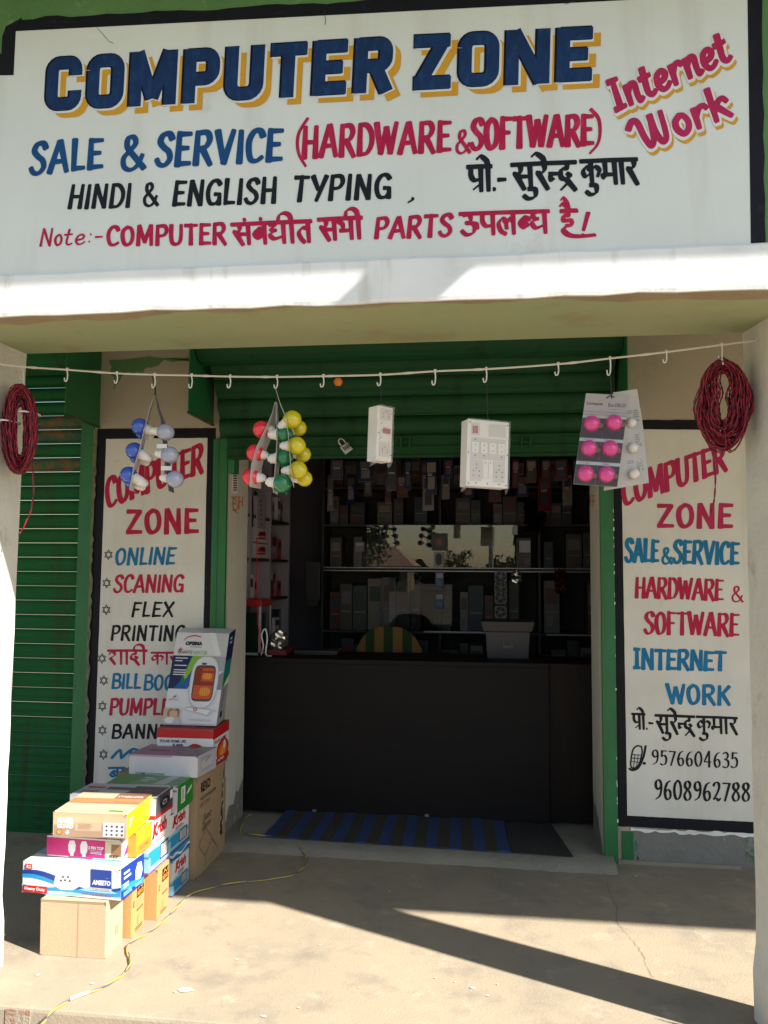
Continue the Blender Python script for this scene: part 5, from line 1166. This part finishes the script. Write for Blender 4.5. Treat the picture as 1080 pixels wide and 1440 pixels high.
# generic shop goods
pal = [(120,115,120),(70,65,72),(40,45,70),(110,60,45),(95,85,80),(60,60,62),(140,135,140),(35,60,85),(115,35,35),(85,75,60),(50,80,70),(150,140,125)]
gmat = [flat('pack_%d' % i if False else 'goods_'+['ash','slate','denim','russet','clay','iron','pearl','petrol','maroon','khaki','sage','bone'][i], tuple(v*.8 for v in c), .5) for i, c in enumerate(pal)]
rn = random.Random(42)
def pack(x0, x1, y0, y1, z0, h, label, group, i):
    t_ = MB(); a = gmat[i % 12]; b = gmat[(i*5+3) % 12]
    t_.box((x0, y0, z0), (x1, y1, z0+h), a)
    t_.box((x0+.1*(x1-x0), y0-.0015, z0+h*.38), (x0+.9*(x1-x0), y0-.0002, z0+h*.42), gmat[11]); t_.box((x0+.12*(x1-x0), y0-.0015, z0+h*.55), (x1-.12*(x1-x0), y0-.0002, z0+h*.85), b)
    t_.box((x0+.2*(x1-x0), y0-.0015, z0+h*.12), (x0+.6*(x1-x0), y0-.0002, z0+h*.34), gmat[(i*7+6) % 12])
    tag(t_.build('goods_box', bevel=.0015), label, 'goods box', group)
names = {0:'bottom',1:'fourth',2:'third',3:'second',4:'top'}
cn = ['ash grey','slate','denim blue','russet','clay','iron grey','pearl grey','petrol blue','maroon','khaki','sage','bone white']
ordn = ['first','second','third','fourth','fifth','sixth','seventh','eighth','ninth','tenth','eleventh','twelfth','thirteenth','fourteenth','fifteenth','sixteenth','seventeenth','eighteenth','nineteenth','twentieth']
k = 0
for li, (z, zt_) in enumerate(zip(lv[:-1], lv[1:])):
    x = X0+.05; cnt = 0
    row = ['below the lower glass panes','behind the lower glass panes','behind the glass reflecting the sky','above the glass panes','on the highest row'][li]
    while x < X1-.12:
        w = rn.uniform(.06, .13); h = rn.uniform(.6, .95)*(zt_-z-.04); y0 = 2.26+rn.uniform(0, .08)
        if any(x < d < x+w+.02 for d in div[1:3]): x += .05; continue
        if rn.random() < .88: cnt += 1; pack(x, x+w, y0, 2.52, z+.001, h, '%s goods box, %s from the left %s' % (cn[k % 12], ordn[cnt-1], row), 'goods boxes in the back cabinet', k)
        k += 1; x += w+rn.uniform(.002, .012)
# left wall shelving
t = LS = thing('wall_shelf', 'lavender-white open shelving along the left wall of the shop', 'shelving', (-1.9,1.5,.04))
gred = flat('goods_red', (165,40,48), .45); wht = flat('goods_white', (205,200,205), .5); pnk = flat('goods_pink', (180,140,150), .5)
lavb = mat('lavender_board', (.33,.29,.34), .6, .05)
for y in (.98, 1.52, 2.12):
    m = MB(); m.box((-2.19,y,.04), (-1.66,y+.035,2.6), lavb); m.build('upright', t)
for z in (.62, 1.02, 1.32, 1.62, 1.93, 2.25):
    m = MB(); m.box((-2.19,.70,z-.02), (-1.665,2.12,z), shelfm if z > 1.3 else lavb); m.build('shelf', t)
m = MB(); m.box((-2.199,.70,.04), (-2.19,2.15,2.6), lavb); m.build('back_board', t)
for li, z in enumerate((1.02, 1.32, 1.62, 1.93, 2.25)):
    y = .72; cnt = 0
    while y < 2.05:
        w = rn.uniform(.06, .15)
        if any(y < d+.035 and y+w > d for d in (.98, 1.52)) : y += .03; continue
        if z == 1.62 and 1.05 < y < 1.5: y += .05; continue
        h = rn.uniform(.12, .24); t_ = MB(); a = gmat[k % 12]; b = gmat[(k*5+2) % 12]; x1 = -1.70-rn.uniform(0, .05)
        a = [lavb, gred, wht, pnk, wht, a, gred][k % 7]; t_.box((x1-.22,y,z+.001), (x1,y+w,z+h), a); t_.box((x1,y+.1*w,z+h*.5), (x1+.0015,y+.9*w,z+h*.85), b); t_.box((x1,y+.2*w,z+h*.1), (x1+.0015,y+.5*w,z+h*.3), gmat[(k*3+6) % 12])
        tag(t_.build('goods_box', bevel=.0015), '%s goods box, %s from the front, %s shelf of left shelving' % (cn[k % 12], ordn[cnt], ['lowest','fourth','third','second','top'][li]), 'goods box', 'goods boxes on the left wall shelving'); k += 1; cnt += 1; y += w+rn.uniform(.004, .03)
for i, z in enumerate((1.6215, 1.735)):
    t_ = thing('iron_box', 'white box with a red clothes iron picture, %s of the pair' % ('lower' if i == 0 else 'upper'), 'iron box', (-1.68,1.2,z), 'pair of iron boxes'); m = MB(); m.box((-1.9,1.08,z), (-1.67,1.48,z+.110), lavb); m.build('carton', t_, bevel=.002)
    pm = MB(); f = Face(pm, (-1.67,1.08,z), (0,.40,0), (0,0,.11)); f.rect(.02,.05,.98,.95,flat('iron_box_white',(200,190,195),.4)); f.poly([(.3,.45),(.42,.75),(.8,.85),(.88,.6),(.85,.45)],flat('iron_red',(165,25,45),.4)); f.poly([(.15,.25),(.5,.4),(.9,.4),(.9,.28),(.5,.24)],RD); f.rect(.48,.58,.75,.68,BK); pm.build('print', t_)
# glass display case with a red lid on the counter's left end
a = atY(347,905,.80); 
t_ = thing('display_case', 'small white framed glass case with a red lid at the left end of the counter', 'display case', (-1.62,.75,.986))
m = MB(); 
for x in (-1.70, -1.485): 
    for y in (.62, .86): m.box((x,y,.986), (x+.014,y+.014,1.30), lavb)
m.box((-1.70,.62,.986), (-1.471,.874,1.002), lavb); m.build('frame', t_)
m = MB(); m.box((-1.695,.625,1.002), (-1.476,.869,1.30), gm); m.build('glass', t_)
m = MB(); m.box((-1.715,.61,1.302), (-1.465,.885,1.345), flat('red_lid',(150,25,35),.35)); m.build('lid', t_, bevel=.004)
m = MB(); m.box((-1.67,.66,1.003), (-1.50,.84,1.25), flat('green_lining',(25,55,35),.7)); m.build('stock', t_)
# silver foil bag
def blob(name, c, rx, ry, rz, mt, label, cat, seed, amp=.25, n=14):
    r = random.Random(seed); m = MB(); vs = []; fs = []
    for i in range(n+1):
        th = math.pi*i/n
        for j in range(n): ph = 2*math.pi*j/n; kx = 1+r.uniform(-amp, amp); vs.append(Vector(c)+V(rx*math.sin(th)*math.cos(ph)*kx, ry*math.sin(th)*math.sin(ph)*kx, rz*math.cos(th)*(1+r.uniform(-amp, amp)*.4)))
    for i in range(n):
        for j in range(n): fs.append((i*n+j, (i+1)*n+j, (i+1)*n+(j+1) % n, i*n+(j+1) % n))
    m.add(vs, fs, mt); return tag(m.build(name), label, cat)
foil = mat('foil', (.75,.72,.68), .22, .05, 20, metal=.9)
blob('foil_bag', (-1.40,.80,1.06), .055, .05, .078, foil, 'crumpled silver foil bag on the counter beside the small display case', 'bag', 3)
m = MB(); m.tube(cr3([V(-1.46,.60,.99),V(-1.44,.58,1.05),V(-1.45,.57,1.12),V(-1.43,.58,1.16),V(-1.415,.58,1.10),V(-1.42,.57,1.0),V(-1.38,.56,.99)],6), .005, W_, 6); tag(m.build('charger_cable'), 'white charger cable standing in a loop on the counter', 'cable')
m = MB(); m.tube(cr3([V(-1.50,.60,1.75),V(-1.49,.58,1.4),V(-1.475,.57,1.2),V(-1.45,.57,1.02)],6), .003, RD, 5); tag(m.build('red_wire'), 'thin red wire hanging beside the small display case', 'wire')
t_ = thing('laptop', 'closed black laptop lying on the counter', 'laptop', (-1.15,.8,.986)); m = MB(); m.box((-1.27,.70,.987), (-.98,.92,1.002), BK); m.build('base', t_, bevel=.003); m = MB(); m.box((-1.27,.70,1.003), (-.98,.92,1.012), flat('laptop_lid',(60,60,62),.3)); m.build('lid', t_, bevel=.003)
t_ = thing('red_tray', 'dark red tray of small goods on the counter', 'tray', (-1.3,.85,.986)); m = MB(); m.box((-1.42,.62,.987), (-1.30,.90,1.02), flat('tray_red',(110,20,35),.5)); m.build('tray', t_, bevel=.004)
# monitor on the left shelving end
t_ = thing('monitor', 'small black monitor standing on the far left shelf', 'monitor', (-1.5,2.0,1.33)); q0 = atY(429,845,1.95); q1 = atY(450,790,1.95)
m = MB(); m.box((q0.x,1.95,q0.z), (q1.x,1.98,q1.z), BK); m.build('screen_housing', t_, bevel=.004); m = MB(); m.box((q0.x+.02,2.0-.02,q0.z-.04), (q1.x-.02,2.02,q0.z), BK); m.build('stand', t_)
# chair with striped cloth
t_ = thing('office_chair', 'chair behind the counter draped with a green and yellow striped cloth', 'chair', (-.75,1.35,.04))
c0 = atY(500,925,1.3).x; c1 = atY(592,925,1.3).x; sg = mat('cloth_green', (.02,.05,.012), .9, .1); sy = mat('cloth_yellow', (.24,.13,.035), .9, .1)
N = 14; vs = []; per = (c1-c0)/N
for i in range(N):
    m_ = sy if (i//2) % 2 == 0 else sg
    if i == 0: cm = MB()
    def hz(u): return 1.135-.16*abs(2*u-1)**3.2
    u0, u1 = i/N, (i+1)/N; xa0, xb0 = c0+(c1-c0)*u0, c0+(c1-c0)*u1; yb = lambda u: 1.30+.05*abs(2*u-1)**2
    cm.add([V(xa0,yb(u0),.60),V(xb0,yb(u1),.60),V(xb0,yb(u1),hz(u1)),V(xa0,yb(u0),hz(u0)),V(xa0,yb(u0)+.05,.60),V(xb0,yb(u1)+.05,.60),V(xb0,yb(u1)+.05,hz(u1)),V(xa0,yb(u0)+.05,hz(u0))], [(0,1,2,3),(3,2,6,7),(5,4,7,6)], m_)
cm.build('cloth', t_)
m = MB(); m.box((c0+.03,1.30,.46), (c1-.03,1.72,.54), BK); m.build('seat', t_, bevel=.01)
m = MB(); m.tube([V((c0+c1)/2,1.5,.46),V((c0+c1)/2,1.5,.14)], .025, BK, 8); m.build('stem', t_)
for k_ in range(5): m = MB(); a = k_*1.2566; m.tube([V((c0+c1)/2,1.5,.14),V((c0+c1)/2+.26*math.cos(a),1.5+.26*math.sin(a),.08)], .015, BK, 6); m.build('leg', t_)
# grey open carton on the counter
a, b = atY(683,930,.75), atY(745,930,.75); t_ = thing('storage_bin', 'grey plastic storage bin on the counter below the stacked fans', 'bin', ((a.x+b.x)/2,.8,.986))
gb = flat('bin_grey', (44,45,56), .5); z0 = .986
m = MB(); m.hexa([V(a.x+.01,.70,z0),V(b.x-.01,.70,z0),V(b.x-.01,.92,z0),V(a.x+.01,.92,z0)], [V(a.x,.69,z0+.17),V(b.x,.69,z0+.17),V(b.x,.93,z0+.17),V(a.x,.93,z0+.17)], gb); m.build('tub', t_, bevel=.004)
m = MB(); m.hexa([V(a.x-.012,.68,z0+.171),V(b.x+.012,.68,z0+.171),V(b.x+.012,.94,z0+.171),V(a.x-.012,.94,z0+.171)], [V(a.x-.03,.67,z0+.235),V(b.x+.03,.67,z0+.235),V(b.x+.03,.95,z0+.235),V(a.x-.03,.95,z0+.235)], flat('bin_lid', (46,43,45), .5)); m.build('lid', t_, bevel=.005)
m = MB(); cx = (a.x+b.x)/2; m.box((cx-.03,.682,z0+.07), (cx+.03,.690,z0+.085), DG); m.box((cx-.03,.682,z0+.085), (cx-.022,.690,z0+.11), DG); m.box((cx+.022,.682,z0+.085), (cx+.03,.690,z0+.11), DG); m.build('handle', t_)
# fans
for i, (x, y) in enumerate(((704,811),(704,826),(704,840.5),(704,861))):
    c = atY(x, y, 2.17); s = 8.2/1150*6.76
    t_ = thing('case_fan', 'small white computer case fan, %s in the hanging column of four' % ['topmost','second from top','third from top','lowest'][i], 'fan', c, 'column of computer case fans')
    m = MB(); fr_ = flat('fan_frame',(150,150,155),.5); n_ = 20
    vs = []; fs = []
    for j in range(n_):
        a = 2*math.pi*j/n_; ca, sa = math.cos(a), math.sin(a); kq = 1/max(abs(ca), abs(sa))
        vs += [c+V(ca*s*kq, 0, sa*s*kq), c+V(ca*s*.9, 0, sa*s*.9), c+V(ca*s*.9, .025, sa*s*.9), c+V(ca*s*kq, .025, sa*s*kq)]
    for j in range(n_): j2 = (j+1) % n_; fs += [(j*4+q, j2*4+q, j2*4+(q+1) % 4, j*4+(q+1) % 4) for q in range(4)]
    m.add(vs, fs, fr_); m.build('frame', t_)
    m = MB(); m.add([c+V(s*.9*math.cos(a), .022, s*.9*math.sin(a)) for a in [j*.314 for j in range(20)]], [tuple(range(20))], BK); m.build('grille', t_)
    m = MB(); m.lathe([(0,0),(s*.32,0),(s*.34,-.018)], c+V(0,.004,0), (0,-1,0), fr_, 12); hb = m.build('hub', t_)
    for j in range(5):
        a = j*1.2566; m = MB(); m.add([c+V(s*.3*math.cos(a),.004,s*.3*math.sin(a)), c+V(s*.85*math.cos(a-.1),.003,s*.85*math.sin(a-.1)), c+V(s*.85*math.cos(a+.35),.016,s*.85*math.sin(a+.35)), c+V(s*.3*math.cos(a+.4),.012,s*.3*math.sin(a+.4))], [(0,1,2,3)], fr_); m.build('blade', t_)
# hanging cards down the middle of the glass
def hang(px0, py0, px1, py1, mt, label, Y=2.16, extra=None, name='hanging_pack'):
    a, b = atY(px0, py1, Y), atY(px1, py0, Y); t_ = thing(name, label, 'hanging goods', (a+b)/2); m = MB(); m.box((a.x,Y,a.z), (b.x,Y+.02,b.z), mt); m.build('pack', t_, bevel=.002)
    pm = MB(); f = Face(pm, (a.x,Y,a.z), (b.x-a.x,0,0), (0,0,b.z-a.z))
    (extra or (lambda f: (f.rect(.12,.6,.88,.9,LG), f.lines(.15,.15,.8,.5,3,GY))))(f); pm.build('print', t_); return t_
hang(607,750,629,774,flat('pack_black',(38,36,40),.4),'black blister pack hanging at the middle of the back glass',extra=lambda f: (f.rect(.2,.2,.8,.8,DG), f.disc(.5,.5,.2,BRN)))
hang(610,776,624,797,flat('pack_pale',(150,150,155),.3),'pale pack with a black mouse under the black pack',extra=lambda f: f.poly(sup(.5,.5,.32,.4),BK))
hang(612,804,624,826,flat('pack_azure',(30,70,140),.4),'upper small blue card in the hanging middle column'); hang(612,834,624,856,flat('pack_azure',(30,70,140),.4),'lower small blue card in the hanging middle column')
hang(730,760,746,777,flat('paper',(205,203,210),.7),'small white paper taped to the glass right of the sky reflection',extra=lambda f: None,name='paper_note'); hang(721,739,728,752,flat('paper',(205,203,210),.7),'tiny white folded paper at the upper right corner of the glass',extra=lambda f: None,name='paper_note')
hang(499,762,512,776,flat('paper_grey',(140,138,145),.7),'grey paper tag hanging left of the sky reflection',name='paper_note')
blob('foil_wrap', atY(726,812,2.15), .045, .02, .05, foil, 'crumpled shiny wrap hanging right of the fans', 'wrap', 8, .35, 10)
def garland(px, py0, py1, w, mt, label, seed, Y=2.1):
    r = random.Random(seed); m = MB()
    for i in range(220):
        c = atY(px+r.uniform(-w, w), py0+(py1-py0)*r.random(), Y+r.uniform(-.05, .05)); a = V(r.uniform(-1,1), r.uniform(-1,1), r.uniform(-1,1)).normalized()*.022; b = a.orthogonal().normalized()*.006
        m.add([c-a-b, c+a-b, c+a+b, c-a+b], [(0,1,2,3)], mt)
    tag(m.build('garland'), label, 'garland')
garland(752,700,748,14,mat('tinsel_bronze',(.30,.12,.05),.2,.2,30,metal=1),'bronze tinsel garland bunch in the upper right of the cabinet',1)
garland(788,802,834,6,mat('tinsel_orange',(.45,.16,.04),.3,.2,30,metal=.8),'short orange tinsel garland at the right of the cabinet',2)
garland(815,660,690,10,mat('tinsel_red',(.25,.03,.02),.3,.2,30,metal=.8),'dark red tinsel bunch near the top right of the doorway',3)
# power strip and poster-like red goods at the left
t_ = thing('power_strip', 'pale six-way power strip standing on the left wall shelving', 'power strip', (-1.65,.9,1.75)); m = MB(); q = [onX(-1.655, x, y) for x, y in ((362,742),(373,742),(373,697),(362,697))]; m.slab(q, V(-.03,0,0), lavb); m.build('housing', t_)
for k_ in range(6): m = MB(); p = onX(-1.652, 367.5, 704+k_*6.6); m.lathe([(0,0),(.010,0),(.010,-.003)], p, (1,0,0), BK, 8); m.build('socket', t_)

# hanging stock under the shop ceiling
rh = random.Random(77)
hz_ = [('maroon',(90,22,30)),('smoke',(60,58,62)),('silver',(120,118,122)),('bronze',(85,48,28)),('navy',(22,30,62)),('bone',(130,122,110))]
i_ = 0
for rowi, (Y_, ytop) in enumerate(((1.15, 646), (1.75, 668))):
    x = 465 if rowi == 0 else 460
    while x < 815:
        w = rh.uniform(9, 20); hh = rh.uniform(22, 48); nm, cc = hz_[rh.randrange(6)]; a = atY(x, ytop+rh.uniform(-4, 8)+hh, Y_); b = atY(x+w, ytop, Y_)
        t_ = thing('hanging_pack', '%s packet, %s from the left in the %s row hung high inside the shop' % (nm, ordn[min(i_, 19)], 'front' if rowi == 0 else 'rear'), 'hanging goods', ((a.x+b.x)/2, Y_, b.z), 'packets hung inside the shop')
        g1 = flat('packet_'+nm, cc, .25); m = MB(); tl = rh.uniform(-.25, .25); c_ = math.cos(tl); s_ = math.sin(tl); wx = b.x-a.x
        m.slab([V(a.x, Y_+0, a.z), V(a.x+wx*c_, Y_+wx*s_, a.z+.004), V(a.x+wx*c_, Y_+wx*s_, b.z), V(a.x, Y_, b.z)], V(-s_*.02, .02, 0), g1); m.build('packet', t_, bevel=.002)
        m = MB(); m.tube([V(a.x+wx*.5, Y_+wx*s_*.5, b.z), V(a.x+wx*.5, Y_+wx*s_*.5, b.z+.16)], .0012, thread, 4); m.build('thread', t_)
        pm = MB(); f = Face(pm, (a.x, Y_, a.z), (wx*c_, wx*s_, .004), (0, 0, b.z-a.z)); f.rect(.12,.62,.88,.9,gmat[rh.randrange(12)]); f.rect(.2,.15,.8,.5,gmat[rh.randrange(12)]); f.lines(.2,.52,.8,.6,2,LG,i_); pm.build('print', t_)
        x += w+rh.uniform(6, 22); i_ += 1
    i_ = 0
    m = MB(); e0, e1 = atY(450, ytop-28, Y_), atY(828, ytop-28, Y_); m.tube([e0, e1], .006, alu, 6); tag(m.build('hanging_rail'), 'thin metal rail holding the %s row of packets inside the shop' % ('front' if rowi == 0 else 'rear'), 'rail')
# ------------------------------------------------------------------ across the street (seen mirrored in the cabinet glass)
leafm = mat('leaf', (.06,.10,.025), .7, .3, 2); bark = mat('bark', (.12,.09,.06), .9, .2, 8); rooft = mat('roof_tiles', (.24,.13,.08), .85, .2, 6); housew = mat('house_wall', (.50,.40,.28), .85, .08, 2)
def tree(x, y, h, cr, label, seed, nl=2600, z0=-.3, bz=.35):
    r = random.Random(seed); t_ = thing('tree', label, 'tree', (x,y,z0)); m = MB()
    tp = V(x,y,z0); path = [tp+V(.1*math.sin(i), .1*math.cos(i*1.3), h*.14*i) for i in range(6)]; m.tube(path, [.16-.02*i for i in range(6)], bark, 8)
    limbs = []
    for k_ in range(9):
        a = k_*.7+r.random(); s_ = path[2+k_ % 4]; e = s_+V(math.cos(a)*cr*.8, math.sin(a)*cr*.8, h*r.uniform(.12, .35)); limbs.append(e); m.tube([s_, (s_+e)/2+V(0,0,.1), e], [.06,.04,.015], bark, 5)
    m.build('trunk', t_); m = MB(); cl = [(e, cr*r.uniform(.28,.5)) for e in limbs for _ in (0,1)]+[(tp+V(r.uniform(-1,1)*cr*.8, r.uniform(-1,1)*cr*.8, h*r.uniform(bz,1)), cr*r.uniform(.2,.45)) for _ in range(16)]
    for i in range(nl):
        c, R_ = cl[i % len(cl)]; d = V(r.gauss(0,1), r.gauss(0,1), r.gauss(0,1)); d = d.normalized()*R_*(r.random()**.4); p = c+d+V(0,0,0); a = V(r.uniform(-1,1), r.uniform(-1,1), r.uniform(-1,1)).normalized()*.11; b = a.orthogonal().normalized()*.07
        m.add([p-a, p+b, p+a, p-b], [(0,1,2,3)], leafm)
    m.build('crown', t_)
tree(-7.2,-34,6.2,1.9,'leafy tree across the street, mirrored at the left of the cabinet glass',5)
tree(-2.6,-62,3.2,1.2,'small far tree across the street mirrored beside the roof',6,900)
tree(3.5,-70,3.4,1.5,'low bushy tree far across the street, mirrored right of the pole',7,900,bz=.1)
tree(14,-40,7,2.6,'broad tree standing across the street to the right',8)
t_ = thing('house', 'low house with a brown tiled roof across the street', 'house', (-10,-60,-.3))
m = MB(); m.box((-16,-64,-.3), (-6.6,-58,1.9), housew); m.build('wall', t_)
m = MB(); m.add([V(-16.6,-57.4,1.8),V(-6,-57.4,1.8),V(-6,-64.6,1.8),V(-16.6,-64.6,1.8),V(-14.5,-61,3.5),V(-8,-61,3.5)], [(0,1,5,4),(1,2,5),(2,3,4,5),(3,0,4),(3,2,1,0)], rooft); m.build('roof', t_)
for x in (-14.5,-11,-8.2): m = MB(); m.box((x,-57.99,.4), (x+.9,-57.96,1.4), BK); m.build('window', t_)
t_ = thing('utility_pole', 'thin concrete utility pole across the street', 'pole', (.1,-26,-.3)); m = MB(); m.tube([V(.1,-26,-.3),V(.1,-26,7)], [.11,.07], greyplaster, 8); m.build('shaft', t_); m = MB(); m.box((-.6,-26.04,6.4), (.8,-25.96,6.5), greyplaster); m.build('crossarm', t_)
m = MB(); r = random.Random(12)
for i in range(5200):
    x = r.uniform(-70, 70); c = V(x, -95+r.uniform(-2, 2), -.3+r.random()**1.2*(2.6+1.1*math.sin(x*.35)+.6*math.sin(x*1.3))); a = V(r.uniform(-1,1), r.uniform(-.3,.3), r.uniform(-1,1)).normalized()*.45; b = a.orthogonal().normalized()*.3; m.add([c-a, c+b, c+a, c-b], [(0,1,2,3)], leafm)
tag(m.build('far_trees'), kind='stuff')
